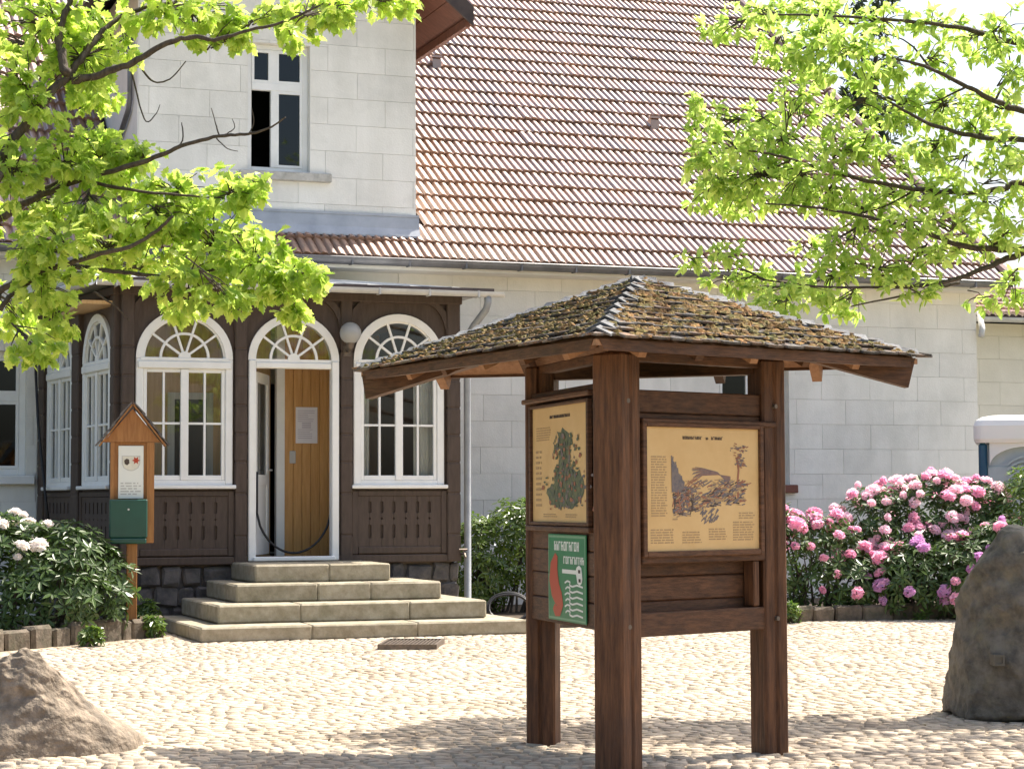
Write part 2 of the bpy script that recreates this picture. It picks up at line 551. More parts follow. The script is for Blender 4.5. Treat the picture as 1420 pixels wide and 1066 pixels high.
cobs.sort(key=lambda c: c[1])
near = [c for c in cobs if in_view((c[0], c[1], 0))][:300]
nset = set(id(c) for c in near)
variants = []
for i in range(14):
    mb = MB()
    cobble_mesh(mb, (0, 0, 0), 0, .05, .047, cr.uniform(.005, .013), cr.uniform(-.09, .09), cr.uniform(-.09, .09), cr)
    me = mb.mesh('cobble', m_cobble_o)
    me.polygons.foreach_set('use_smooth', [True] * len(me.polygons))
    variants.append(me)
for c in near:
    piece('cobble', cr.choice(variants), plaza, (c[0], c[1], 0.001), (0, 0, c[2]), (c[3] / .05, c[4] / .047, 1))
mb = MB()
for c in cobs:
    if id(c) not in nset:
        cobble_mesh(mb, (c[0], c[1], 0.0), c[2], c[3], c[4], c[5], c[6], c[7], cr)
mb.build('cobbles', m_cobble, plaza, smooth=True, kind='stuff')

# planting beds
bedm = MB()
bed_r = [HW(3.0, 0.1), HW(3.0, 4.75), HW(7.9, 4.92), HW(10.5, 3.4), HW(13, 2.6), HW(13, -1)]
bedm.add([p + V((0, 0, .012)) for p in bed_r], [tuple(range(len(bed_r)))])
bed_l = [HW(-7, 0.1), HW(-7, 8.6), HW(-3.07, 5.95), HW(-1.66, 4.62), HW(-1.25, 4.4), HW(-1.25, 3.3), HW(-1.4, 0.1)]
bedm.add([p + V((0, 0, .012)) for p in bed_l], [tuple(range(len(bed_l)))])
bedm.build('flower_bed', m_soil, kind='structure')

# ================================================================== HOUSE
house = thing('house', 'white block house with wide red tiled roof and gabled upper storey', 'house', W0, HA)
PH = R(35)
EZ, ED = 4.60, 0.47            # eave height and overhang
S_R = 11.65                    # right corner of the main wall
ZT = 4.78
RD = 9.1                       # depth of the ridge behind the wall


def roof_z(d):
    return EZ + (ED - d) * tan(PH)


HO_K = (7.42, 8.53, 1.62, 3.30)          # window behind the shelter
HO_L = (-3.30, -2.13, 1.75, 3.30)        # window left of the porch
HO_U = (0.665, 1.50, 5.72, 7.42)         # gable window

block_me = None
bb = MB(); bb.box(-.5, .5, 0, 1, -.5, .5); block_me = bb.mesh('block', m_block)


def block_wall(parent, s0, s1, z0, z1, holes, off, bh=0.355, bw=0.79, proud=0.0022, y=0.0, me=None, j=0.004):
    me = me or block_me
    rowi = int(math.floor(z0 / bh))
    z = rowi * bh
    while z < z1:
        za, zb = max(z, z0), min(z + bh, z1)
        if zb - za > .03:
            sh = off + (bw / 2 if rowi % 2 else 0) + rng.uniform(-.03, .03)
            s = s0 - ((s0 - sh) % bw)
            while s < s1:
                a, b = max(s, s0), min(s + bw, s1)
                if b - a > .03:
                    rs = [(a, b, za, zb)]
                    for h in holes: rs = rect_minus(rs, h)
                    for (x0, x1, q0, q1) in rs:
                        piece('block', me, parent, ((x0 + x1) / 2, y - proud - rng.uniform(0, .0014), (q0 + q1) / 2), (0, 0, 0), (x1 - x0 - j, .05, q1 - q0 - j))
                s += bw
        z += bh
        rowi += 1


# main wall backing with openings, plus the unseen sides so that the house is closed
def wall_sheet(mb, s0, s1, z0, z1, holes, y0, y1):
    rs = [(s0, s1, z0, z1)]
    for h in holes: rs = rect_minus(rs, h)
    for (a, b, c, d) in rs: mb.box(a, b, y0, y1, c, d)


DOOR_IN = (-0.6, 1.6, 0.7, 2.9)
mb = MB()
wall_sheet(mb, -9.0, S_R, 0.0, ZT, [HO_K, HO_L, (-1.2, 2.2, 0.72, 2.95)], 0.012, 0.30)
mb.box(S_R - .3, S_R - 0.001, .31, 17.9, 0, ZT + .0)
mb.box(-9.0, -8.7, .31, 17.9, 0, ZT)
mb.box(-9.0, S_R, 17.91, 18.2, 0, ZT)
# gable triangle on the right under the verge
mb.prism([(0.31, ZT), (RD, ZT + (RD - .31) * tan(PH) - .25), (17.9, ZT)], S_R - .3, S_R - .002, axis='x')
wall = mb.build('wall', m_mortar, house)
block_wall(wall, 2.72, S_R, 0.0, 4.62, [HO_K], 0.34)
block_wall(wall, -5.4, -2.0, 0.0, 4.62, [HO_L], 0.34)
# plain plaster where the porch meets the house, above its roof
mb = MB(); mb.box(-2.0, 2.70, -.004, .011, 4.0, 4.62); mb.build('plaster_band', m_plaster, house)

# gable wall (upper storey), flush with the main wall
GS0, GS1, GZ0 = -0.76, 2.965, 4.86
ridge_s = (GS0 + GS1) / 2
GP = R(40)
g_eave = 7.95
mb = MB()
rs = rect_minus([(GS0, GS1, GZ0, 8.25)], HO_U)
for (a, b, c, d) in rs: mb.box(a, b, .012, .28, c, d)
mb.prism([(GS0, 8.25), (GS1, 8.25), (ridge_s, 8.25 + (GS1 - GS0) / 2 * tan(GP))], .012, .28)
for s0_, s1_ in ((GS0 + .001, GS0 + .25), (GS1 - .25, GS1 - .001)):        # cheeks running back into the roof
    mb.prism([(.281, GZ0), (.281, 8.25), (6.2, 8.25), (6.2, 8.0)], s0_, s1_, axis='x')
gwall = mb.build('gable_wall', m_mortar, house)
block_wall(gwall, GS0, GS1, 5.20, 8.25, [HO_U], 0.15)
# left cheek skin
mb = MB(); mb.prism([(-.006, 4.9), (-.006, 8.25), (6.2, 8.25), (.6, 4.9)], GS0 - .012, GS0 - .001, axis='x'); mb.build('gable_cheek', m_plaster, house)

mb = MB(); mb.tube([(GS0 - .06, .30, 7.7), (GS0 - .06, .30, 6.62), (GS0 - .06, .42, 6.5), (GS0 - .06, 1.3, 6.2)], .035, 8); mb.build('downpipe', m_zinc, house, smooth=True)
# lead flashing at the foot of the gable wall
mb = MB()
mb.prism([(-.012, 5.20), (-.03, 5.20), (-.05, 5.03), (-.10, 4.93), (-.10, 4.91), (-.012, 4.91)], GS0 - .05, .42, axis='x')
mb.prism([(-.012, 5.205), (-.034, 5.205), (-.055, 5.035), (-.105, 4.935), (-.105, 4.91), (-.012, 4.91)], .435, GS1 + .03, axis='x')
mb.box(GS0 - .05, GS1 + .03, -.045, -.008, 5.195, 5.225)
mb.build('flashing', m_lead, house)

# gable roof: two slopes with planked soffit, barge boards and tiles
ov, fo = 0.62, 0.50
z_e = 7.83
gr = MB()
run = (GS1 - GS0) / 2 + ov
for sg in (1, -1):
    e_s = ridge_s + sg * run
    rz_ = z_e + run * tan(GP)
    p = [(e_s, z_e + .05), (ridge_s, rz_ + .05), (ridge_s, rz_ + .13), (e_s, z_e + .13)]
    gr.prism(p, -fo, 6.2)
groof = gr.build('gable_roof', m_barge, house)
sm = MB()
plank_me = {}
npl = 9
for i in range(npl):
    a0, a1 = i / npl, (i + 1) / npl
    s_a, s_b = ridge_s + run * (1 - a0), ridge_s + run * (1 - a1)
    z_a, z_b = z_e + run * a0 * tan(GP), z_e + run * a1 * tan(GP)
    pm_ = MB()
    g = .012
    pm_.prism([(s_a - g, z_a + .02 + rng.uniform(0, .006)), (s_b + .0, z_b + .02), (s_b, z_b + .045), (s_a - g, z_a + .045)], -fo + .02, 6.1)
    pm_.build('plank', m_soffit, groof)
bm_ = MB()
for sg in (1, -1):
    e_s = ridge_s + sg * (run + .02)
    rz_ = z_e + run * tan(GP)
    bm_.prism([(e_s, z_e - .10), (ridge_s, rz_ - .10), (ridge_s, rz_ + .16), (e_s, z_e + .16)], -fo - .045, -fo - .003)
bm_.build('barge_board', m_barge, house)
gb = MB()
for sg in (1,):
    gb.box(ridge_s + run - .07, ridge_s + run - .002, -fo + .05, 6.1, z_e - .10, z_e + .015)
gb.build('eave_board', m_soffit, house)

# ---- main roof
rb = MB()
T_MAX = 8.0
TH = 0.05
zr0, zr1 = EZ - .10, EZ - .10 + (ED + RD) * tan(PH)
rb.prism([(-ED, zr0), (RD, zr1), (RD, zr1 + .05), (-ED, zr0 + .05)], -9.3, S_R + .28, axis='x')
rb.prism([(RD * 2 + .4, zr0), (RD, zr1), (RD, zr1 + .05), (RD * 2 + .4, zr0 + .05)], -9.3, S_R + .28, axis='x')
roof = rb.build('roof', m_barge, house)

TW, TG = 0.235, 0.47


def tile_geom():
    """one interlocking double-roll tile; x across 0..TW, y up the slope 0..TG+lap, z out of the slope"""
    prof = []
    # steep left, then a roll that falls away slowly to the right: two rolls in a tile
    for r0 in (0.0, 0.5):
        for a, z in ((0.0, 0.004), (0.09, 0.029), (0.15, 0.034), (0.27, 0.028), (0.36, 0.0205), (0.425, 0.008), (0.47, 0.001)):
            prof.append(((r0 + a) * TW, z))
    prof.append((TW * 0.985, 0.012))
    L = TG + .05
    th = .048
    n = len(prof)
    vs = []
    for yv, lift in ((0.0, .044), (L, .002)):
        for x, z in prof: vs.append((x + .002, yv, z + lift))
    for x, z in prof: vs.append((x + .002, 0.004, z + .044 - th))
    fs = [(i, i + 1, n + i + 1, n + i) for i in range(n - 1)]
    fs += [(2 * n + i, 2 * n + i + 1, i + 1, i) for i in range(n - 1)]
    return vs, fs


tv, tf = tile_geom()
tb = MB(); tb.add(tv, tf)
tile_me = tb.mesh('tile', m_tile)
tile_me.polygons.foreach_set('use_smooth', [False] * len(tile_me.polygons))
tiles = []
nrow = int((ED + RD) / cos(PH) / TG)
ncol = int((S_R + .28 + 9.3) / TW)
for j in range(nrow + 1):
    t = j * TG
    for i in range(ncol):
        s = -9.3 + i * TW
        d = ED + .04 - t * cos(PH)
        z = EZ - .045 + t * sin(PH)
        if GS0 - TW - .02 < s < GS1 - .01 and d < -.10: 
            # inside the upper storey
            if z < 7.9: continue
        tiles.append((s, -d, z, j))
rot_t = (PH, 0, 0)
# the 300 nearest tiles that show in the picture are parts of their own
vis = []
for t in tiles:
    p = HW(t[0] + TW / 2, -t[1], t[2])
    if in_view(p) and (t[0] > GS1 - .1 or (t[1] < .05 and t[0] > 0.6)):
        vis.append((p.y, t))
vis.sort(key=lambda q: q[0])
single = set(id(q[1]) for q in vis[:296])
tr = random.Random(8)
mbt = MB()
ry_, rz_c = cos(PH), sin(PH)
for t in tiles:
    jx, jz = tr.uniform(-.004, .004), tr.uniform(-.004, .007) + (.012 if tr.random() < .02 else 0)
    if id(t) in single:
        piece('tile', tile_me, roof, (t[0] + jx, t[1], t[2] + jz), (PH + tr.uniform(-.01, .01), 0, tr.uniform(-.008, .008)))
    else:
        mbt.add([(t[0] + jx + x, t[1] + yv * ry_ - z * rz_c, t[2] + jz + yv * rz_c + z * ry_) for x, yv, z in tv], tf)
mbt.build('tiles', m_tile, roof, kind='stuff')
# verge tiles at the right edge
mbv = MB()
vv = MB()
for j in range(nrow + 1):
    t = j * TG
    d = ED + .04 - t * cos(PH); z = EZ - .03 + t * sin(PH)
    p = V((S_R + .30, -d, z + .05)); q = p + V((0, cos(PH), sin(PH))) * (TG + .04)
    mbv.tube([p + V((0, 0, .02)), q], [.085, .07], 8)
mbv.build('verge_tiles', m_tile, house, kind='stuff')
rdg = MB()
for i in range(55):
    s = -9.3 + i * .385
    rdg.tube([(s, RD, zr1 + .14), (s + .41, RD, zr1 + .12)], [.13, .115], 8)
rdg.build('ridge_tiles', m_tile, house, kind='stuff')

# vent tiles
def vent(s, t):
    d = ED - t * cos(PH); z = EZ + t * sin(PH)
    mb = MB()
    mb.prism([(0, .02), (.0, .17), (.05, .21), (.17, .17), (.20, .06), (.30, -.02)], s - .07, s + .07, axis='x', T=Matrix.Translation((0, -d, z)))
    mb.box(s - .085, s + .085, -d - .02, -d + .03, z + .19, z + .225)
    mb.build('roof_vent', m_tile, house)


# ---- gutter of the main eave
def half_round(mb, s0, s1, y, z, r, n=8, T=None):
    vs = []
    for s in (s0, s1):
        for i in range(n + 1):
            a = pi + pi * i / n
            vs.append((s, y + r * cos(a), z + r * sin(a)))
        for i in range(n, -1, -1):
            a = pi + pi * i / n
            vs.append((s, y + (r - .006) * cos(a), z + (r - .006) * sin(a)))
    m = 2 * (n + 1)
    fs = [(i, (i + 1) % m, m + (i + 1) % m, m + i) for i in range(m)]
    fs += [tuple(range(m - 1, -1, -1)), tuple(range(m, 2 * m))]
    if T is not None: vs = [T @ V(v) for v in vs]
    mb.add(vs, fs)


mb = MB()
half_round(mb, -9.3, S_R + .25, -ED - .05, EZ - .045, .075)
for i in range(27):
    s = -9.0 + i * .78
    mb.box(s - .012, s + .012, -ED - .128, -ED + .03, EZ - .128, EZ - .04)
mb.tube([(-9.3, -ED - .125, EZ - .035), (S_R + .25, -ED - .125, EZ - .035)], .012, 6)
mb.build('gutter', m_zinc, house)
mb = MB(); mb.box(-9.2, S_R + .2, -ED + .035, .0, EZ - .16, EZ - .115); mb.build('soffit_board', m_plaster, house)


# ---- rectangular windows of the house
def rect_window(hole, transom, mull, name_label=None, open_left=False, sill=None, frame=.075, depth=.11, curtain=False, gl=None):
    s0, s1, z0, z1 = hole
    gl = gl or m_glass2
    mb = MB()
    y0, y1 = depth, depth + .06
    mb.box(s0, s0 + frame, y0, y1, z0, z1, bev=.006)
    mb.box(s1 - frame, s1, y0, y1, z0, z1, bev=.006)
    mb.box(s0 + frame, s1 - frame, y0, y1, z1 - frame, z1, bev=.006)
    mb.box(s0 + frame, s1 - frame, y0, y1, z0, z0 + frame, bev=.006)
    mb.box(s0 + frame, s1 - frame, y0 - .012, y1, transom - .05, transom + .05, bev=.006)
    w = mb.build('window', m_white, house)
    # reveal lining
    mb = MB()
    mb.box(s0 - .003, s0 - .0005, -.004, .29, z0, z1); mb.box(s1 + .0005, s1 + .003, -.004, .29, z0, z1)
    mb.box(s0, s1, -.004, .29, z1 + .0005, z1 + .003)
    mb.build('reveal', m_plaster, w)
    cells = [(s0 + frame, mull - .035, z0 + frame, transom - .05, 0), (mull + .035, s1 - frame, z0 + frame, transom - .05, 1),
             (s0 + frame, mull - .035, transom + .05, z1 - frame, 2), (mull + .035, s1 - frame, transom + .05, z1 - frame, 3)]
    mb = MB()
    mb.box(mull - .035, mull + .035, y0 - .004, y1, transom + .05, z1 - frame)
    mb.box(mull - .035, mull + .035, y0 - .006, y1, z0 + frame, transom - .05)
    mb.build('mullion', m_white, w)
    for a, b, c, d, k in cells:
        if k == 0 and open_left:
            # casement swung inwards
            T = Matrix.Translation((a, y1, 0)) @ Matrix.Rotation(R(80), 4, 'Z')
            ww = b - a
            mb = MB()
            for q in ((0, .05, c, d), (ww - .05, ww, c, d), (.05, ww - .05, c, c + .05), (.05, ww - .05, d - .05, d)):
                mb.box(q[0], q[1], 0, .045, q[2], q[3], T=T)
            mb.build('sash', m_white, w)
            mb = MB(); mb.box(.05, ww - .05, .018, .024, c + .05, d - .05, T=T); mb.build('pane', gl, w)
            continue
        mb = MB()
        f = .035
        mb.box(a, a + f, y0 - .008, y1 - .005, c, d); mb.box(b - f, b, y0 - .008, y1 - .005, c, d)
        mb.box(a + f, b - f, y0 - .008, y1 - .005, c, c + f); mb.box(a + f, b - f, y0 - .008, y1 - .005, d - f, d)
        mb.build('sash', m_white, w)
        mb = MB(); mb.box(a + f, b - f, y0 + .02, y0 + .026, c + f, d - f); mb.build('pane', gl, w)
    if sill:
        mb = MB(); mb.box(sill[0], sill[1], -.09, .105, z0 - .115, z0 - .002, bev=.01)
        mb.build('sill', sill[2], w)
    return w


m_sillst = M('sill_stone', (0.40, 0.38, 0.34), (0.55, 0.53, 0.49), 0.85, 6, bump=0.3, c3=(0.15, 0.15, 0.13), scale3=5, amt3=0.6)
rect_window(HO_U, 6.86, 1.035, open_left=True, sill=(.55, 1.78, m_sillst))
rect_window(HO_K, 2.75, 7.97, sill=(7.32, 8.62, M('brick_sill', (0.16, 0.06, 0.045), (0.22, 0.09, 0.06), 0.8, 8)))
rect_window(HO_L, 2.72, -2.75, sill=(-3.4, -2.03, m_white), frame=.085)
# dark rooms behind the gable window: floor and back wall of the storey
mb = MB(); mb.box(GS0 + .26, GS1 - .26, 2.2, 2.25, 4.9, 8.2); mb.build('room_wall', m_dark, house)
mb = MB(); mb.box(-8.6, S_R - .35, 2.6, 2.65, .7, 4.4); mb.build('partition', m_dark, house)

vent(4.82, 6.45)
vent(7.95, 4.6)

# downpipe at the annex corner
mb = MB()
mb.tube([(S_R + .55, .9, 4.30), (S_R + .28, .35, 4.20), (S_R + .06, -.07, 3.93), (S_R + .02, -.10, 3.80)], .045, 8)
mb.build('downpipe_elbow', m_zinc_lt, house, smooth=True)

# ================================================================== PORCH
porch = thing('porch', 'dark brown timber porch with arched white windows and open door', 'porch', W0, HA)
PX0, PX1 = -1.48, 2.50
SPL = R(8)
side_dx = tan(SPL)


def T_front(y=0.0):
    return Matrix.Translation((0, -PD, 0))


# transform for the left side wall: local x along wall from back to front
side_len = PD / cos(SPL)
back_pt = V((PX0 - PD * side_dx, 0, 0))
T_side = Matrix.Translation(V((PX0, -PD, 0))) @ Matrix.Rotation(-(pi / 2 - SPL), 4, 'Z')
# local +x runs from the front corner outward along -(direction); flip so that x = -t
# check: local (-t,0,0) must go back: handled below


def arch_poly(cx, zc, rad, n=24, a0=0.0, a1=pi):
    return [(cx + rad * cos(a0 + (a1 - a0) * i / n), zc + rad * sin(a0 + (a1 - a0) * i / n)) for i in range(n + 1)]


def ring_arc(mb, cx, zc, r0, r1, y0, y1, a0=0.0, a1=pi, n=24, T=None, mi=0):
    vs, fs = [], []
    for i in range(n + 1):
        a = a0 + (a1 - a0) * i / n
        c, s = cos(a), sin(a)
        vs += [(cx + r0 * c, y0, zc + r0 * s), (cx + r1 * c, y0, zc + r1 * s), (cx + r1 * c, y1, zc + r1 * s), (cx + r0 * c, y1, zc + r0 * s)]
    for i in range(n):
        o, p = 4 * i, 4 * i + 4
        for k in range(4):
            fs.append((o + k, o + (k + 1) % 4, p + (k + 1) % 4, p + k))
    fs += [(3, 2, 1, 0), (4 * n, 4 * n + 1, 4 * n + 2, 4 * n + 3)]
    if T is not None: vs = [T @ V(v) for v in vs]
    mb.add(vs, fs, mi)


def sector(mb, cx, zc, r0, r1, a0, a1, y0, y1, T, n=6):
    ring_arc(mb, cx, zc, r0, r1, y0, y1, a0, a1, n, T)


def fanlight(parent, cx, zc, rad, T):
    """white spokes and small arc, panes between"""
    bar = MB()
    y0, y1 = -.035, .0
    ri = .27
    ring_arc(bar, cx, zc, ri - .014, ri + .014, y0 - .002, y1, T=T)
    for k in range(1, 5):
        a = pi * k / 5
        d = V((cos(a), 0, sin(a)))
        p = V((cx, (y0 + y1) / 2, zc)) + d * .055
        q = V((cx, (y0 + y1) / 2, zc)) + d * (rad + .01)
        bar.beam(T @ p, T @ q, .026, .030, upv=(T.to_3x3() @ V((0, -1, 0))))
    ring_arc(bar, cx, zc, 0.0, .07, y0 - .006, y1, T=T, n=10)
    bar.build('glazing_bar', m_white, parent)
    for k in range(5):
        a0, a1 = pi * k / 5 + .01, pi * (k + 1) / 5 - .01
        for r0, r1 in ((.075, ri - .01), (ri + .012, rad + .005)):
            pb = MB(); sector(pb, cx, zc, r0, r1, a0, a1, -.012, -.008, T)
            pb.build('pane', m_glass, parent)


def arched_window(cx, T, z0=1.60, zt=3.02, w=1.10, lite=True):
    """white arched window; local x along the wall, y outward negative"""
    hw_ = w / 2
    fr = .085
    mb = MB()
    y0, y1 = -.045, .06
    # frame: uprights, arch, sill rail, transom
    mb.box(cx - hw_, cx - hw_ + fr, y0, y1, z0, zt, T=T, bev=.008)
    mb.box(cx + hw_ - fr, cx + hw_, y0, y1, z0, zt, T=T, bev=.008)
    ring_arc(mb, cx, zt, hw_ - fr, hw_, y0, y1, T=T)
    ring_arc(mb, cx, zt, hw_ - fr - .02, hw_ - fr, y0 + .03, y1, T=T)
    mb.box(cx - hw_ + fr, cx + hw_ - fr, y0 + .004, y1, z0, z0 + .05, T=T)
    win = mb.build('arched_window', m_white, porch)
    mb = MB()
    mb.box(cx - hw_ + .02, cx + hw_ - .02, y0 - .02, y1 - .01, zt - .115, zt - .03, T=T, bev=.01)
    mb.box(cx - hw_ + .05, cx + hw_ - .05, y0 - .005, y1 - .01, zt - .029, zt + .012, T=T, bev=.006)
    mb.build('transom', m_white, win)
    mb = MB(); mb.box(cx - hw_ - .03, cx + hw_ + .03, y0 - .06, y1, z0 - .045, z0 - .002, T=T, bev=.008)
    mb.build('sill', m_white, win)
    fanlight(win, cx, zt + .012, hw_ - fr - .02, T)
    zb, zu = z0 + .05, zt - .115
    for sg in (-1, 1):
        a, b = (cx - hw_ + fr, cx) if sg < 0 else (cx, cx + hw_ - fr)
        mb = MB()
        f = .042
        yy0, yy1 = -.03, .02
        mb.box(a + .002, a + f, yy0, yy1, zb, zu, T=T, bev=.005); mb.box(b - f, b - .002, yy0, yy1, zb, zu, T=T, bev=.005)
        mb.box(a + f, b - f, yy0, yy1, zb, zb + f + .015, T=T, bev=.005); mb.box(a + f, b - f, yy0, yy1, zu - f, zu, T=T, bev=.005)
        mb.build('sash', m_white, win)
        mid = (a + b) / 2
        zm = z0 + .69
        mb = MB()
        mb.box(mid - .012, mid + .012, yy0 + .005, yy1, zb + f + .015, zu - f, T=T)
        mb.box(a + f, mid - .013, yy0 + .007, yy1, zm - .012, zm + .012, T=T)
        mb.box(mid + .013, b - f, yy0 + .007, yy1, zm - .012, zm + .012, T=T)
        mb.build('glazing_bar', m_white, win)
        for x0, x1 in ((a + f, mid - .012), (mid + .012, b - f)):
            for q0, q1 in ((zb + f + .015, zm - .012), (zm + .012, zu - f)):
                pb = MB(); pb.box(x0, x1, .0, .004, q0, q1, T=T)
                pb.build('pane', m_glass, win)
    mb = MB(); mb.box(cx - .045, cx + .045, y0, -.031, zb + .002, zu - .002, T=T, bev=.01)
    mb.build('mullion', m_white, win)
    return win


def bay_panel(x0, x1, z0, z1, cx, hw_, zbase, zt, T, y0=-.01, y1=.03):
    """brown boarding of a bay with an arched opening"""
    mb = MB()
    def slab(poly): mb.prism(poly, y0, y1, T=T)
    mb.box(x0, cx - hw_, y0, y1, z0, zt, T=T)
    mb.box(cx + hw_, x1, y0, y1, z0, zt, T=T)
    if zbase > z0: mb.box(cx - hw_, cx + hw_, y0, y1, z0, zbase, T=T)
    n = 12
    arc_r = [(cx + hw_ * cos(pi / 2 * i / n), zt + hw_ * sin(pi / 2 * i / n)) for i in range(n + 1)]
    for i in range(n):
        a, b = arc_r[i], arc_r[i + 1]
        slab([a, (x1, a[1]), (x1, b[1]), b])
        slab([(2 * cx - a[0], a[1]), (2 * cx - b[0], b[1]), (x0, b[1]), (x0, a[1])])
    mb.box(x0, x1, y0, y1, zt + hw_, z1, T=T)
    return mb.build('boarding', m_brown, porch)


def low_panel(x0, x1, z0, z1, T, n=7):
    """parapet panel of planks with cut slots"""
    mb = MB()
    t = .07
    mb.box(x0, x0 + t, -.05, -.011, z0, z1, T=T, bev=.006); mb.box(x1 - t, x1, -.05, -.011, z0, z1, T=T, bev=.006)
    mb.box(x0 + t, x1 - t, -.05, -.011, z1 - .06, z1, T=T, bev=.006); mb.box(x0 + t, x1 - t, -.052, -.011, z0, z0 + .085, T=T, bev=.012)
    pf = mb.build('parapet_panel', m_brown, porch)
    a0, a1 = x0 + t, x1 - t
    zb, zu = z0 + .087, z1 - .062
    w = (a1 - a0) / n
    h = zu - zb
    for i in range(n):
        x, xe = a0 + i * w + .0012, a0 + (i + 1) * w - .0012
        k = .019
        lcut, rcut = i > 0, i < n - 1
        def side(xs, sgn, cut):
            if not cut: return [(xs, zb), (xs, zu)]
            pts = [(xs, zb)]
            for f0, f1, dep in ((.16, .44, k), (.53, .58, k * .7), (.66, .90, k)):
                pts += [(xs, zb + f0 * h), (xs + sgn * dep, zb + f0 * h + .01), (xs + sgn * dep, zb + f1 * h - .01), (xs, zb + f1 * h)]
            pts.append((xs, zu))
            return pts
        poly = side(x, 1, lcut) + side(xe, -1, rcut)[::-1]
        pb = MB(); pb.prism(poly, -.036, -.018, T=T)
        pb.build('plank', m_brown, pf)
    return pf


def porch_post(x0, x1, T, z0=.70, z1=3.80, y0=-.075, y1=.06):
    mb = MB()
    mb.box(x0 + .008, x1 - .008, y0 + .008, y1, z0, z1, T=T)
    edges = [z0, 1.02, 1.50, 1.86, 2.18, 2.50, 2.82, 3.14, z1]
    for a, b in zip(edges[:-1], edges[1:]):
        mb.box(x0, x1, y0, y1 - .01, a + .006, b - .006, T=T, bev=.012)
    return mb.build('post', m_brown, porch)


TF = T_front()
posts_x = [(-1.48, -1.335), (-0.195, -0.055), (1.045, 1.185), (2.335, 2.50)]
for a, b in posts_x: porch_post(a, b, TF)
bay_panel(-1.335, -.195, .78, 3.72, -.765, .55, 1.56, 3.02, TF)
bay_panel(1.185, 2.335, .78, 3.72, 1.755, .55, 1.56, 3.04, TF)
bay_panel(-.055, 1.045, .70, 3.72, .495, .535, .70, 3.02, TF)
arched_window(-.765, TF)
arched_window(1.755, TF, zt=3.04)
low_panel(-1.335, -.195, .80, 1.53, TF)
low_panel(1.185, 2.335, .80, 1.53, TF)
# curved braces beside the arches, under the cornice
for a, b in posts_x:
    for sg, xx in ((-1, a), (1, b)):
        if (a < -1.4 and sg < 0) or (b > 2.4 and sg > 0): continue
        pts = []
        for i in range(7):
            t_ = i / 6
            ang = pi / 2 * t_
            pts.append((xx + sg * .26 * (1 - cos(ang)), 3.30 + .42 * sin(ang)))
        outl = pts + [(xx + sg * .27, 3.72), (xx + sg * .20, 3.72)]
        outl += [(xx + sg * max(.26 * (1 - cos(pi / 2 * i / 6)) - .07, .0), 3.30 + .42 * sin(pi / 2 * i / 6) + .03) for i in range(5, -1, -1)]
        mb = MB(); mb.prism(outl, -.055, -.0105, T=TF); mb.build('brace', m_brown, porch)
mb = MB(); mb.box(PX0 - .02, PX1 + .02, -.09, .06, 3.72, 3.82, T=TF, bev=.01); mb.build('beam', m_brown, porch)
mb = MB(); mb.box(PX0 - .01, PX1 + .01, -.06, .05, .70, .79, T=TF, bev=.01)
mb.build('beam', m_brown, porch)

# side wall on the left: local frame with x to the back
ex = V((-sin(SPL), cos(SPL), 0))            # direction front -> back in porch coordinates
ny = V((cos(SPL), sin(SPL), 0))             # inward normal
T_side = Matrix(((-ex.x, ny.x, 0, PX0), (-ex.y, ny.y, 0, -PD), (0, 0, 1, 0), (0, 0, 0, 1)))   # local x = -distance back
for a, b in ((-.16, -.02), (-1.70, -1.42), (-3.18, -2.95)): porch_post(a, b, T_side)
bay_panel(-1.42, -.16, .78, 3.72, -.79, .55, 1.56, 3.02, T_side)
bay_panel(-2.95, -1.70, .78, 3.72, -2.325, .55, 1.56, 3.02, T_side)
arched_window(-.79, T_side)
arched_window(-2.325, T_side)
low_panel(-1.42, -.16, .80, 1.53, T_side)
low_panel(-2.95, -1.70, .80, 1.53, T_side)
mb = MB(); mb.box(-3.18, .02, -.09, .06, 3.72, 3.82, T=T_side, bev=.01); mb.build('beam', m_brown, porch)
mb = MB(); mb.box(-3.18, .01, -.06, .05, .70, .79, T=T_side, bev=.01)
mb.build('beam', m_brown, porch)
# right side wall (faces away from the camera)
mb = MB(); mb.box(PX1 - .05, PX1 - .001, -PD + .07, -.01, .70, 3.72); mb.build('side_boarding', m_brown, porch)

# door frame with fanlight
mb = MB()
x0, x1 = -.035, 1.025
mb.box(x0, x0 + .085, -.07, .06, .735, 3.02, T=TF, bev=.01); mb.box(x1 - .085, x1, -.07, .06, .735, 3.02, T=TF, bev=.01)
ring_arc(mb, .495, 3.02, .445, .535, -.05, .06, T=TF)
mb.box(x0 + .085, x1 - .085, -.055, .05, 2.93, 3.0, T=TF, bev=.01)
mb.box(x0 + .085, x1 - .085, -.04, .05, 3.001, 3.035, T=TF)
mb.box(x0 + .05, x1 - .05, -.10, .06, .735, .785, T=TF, bev=.01)
dframe = mb.build('door_frame', m_white, porch)
fanlight(dframe, .495, 3.035, .445, TF)

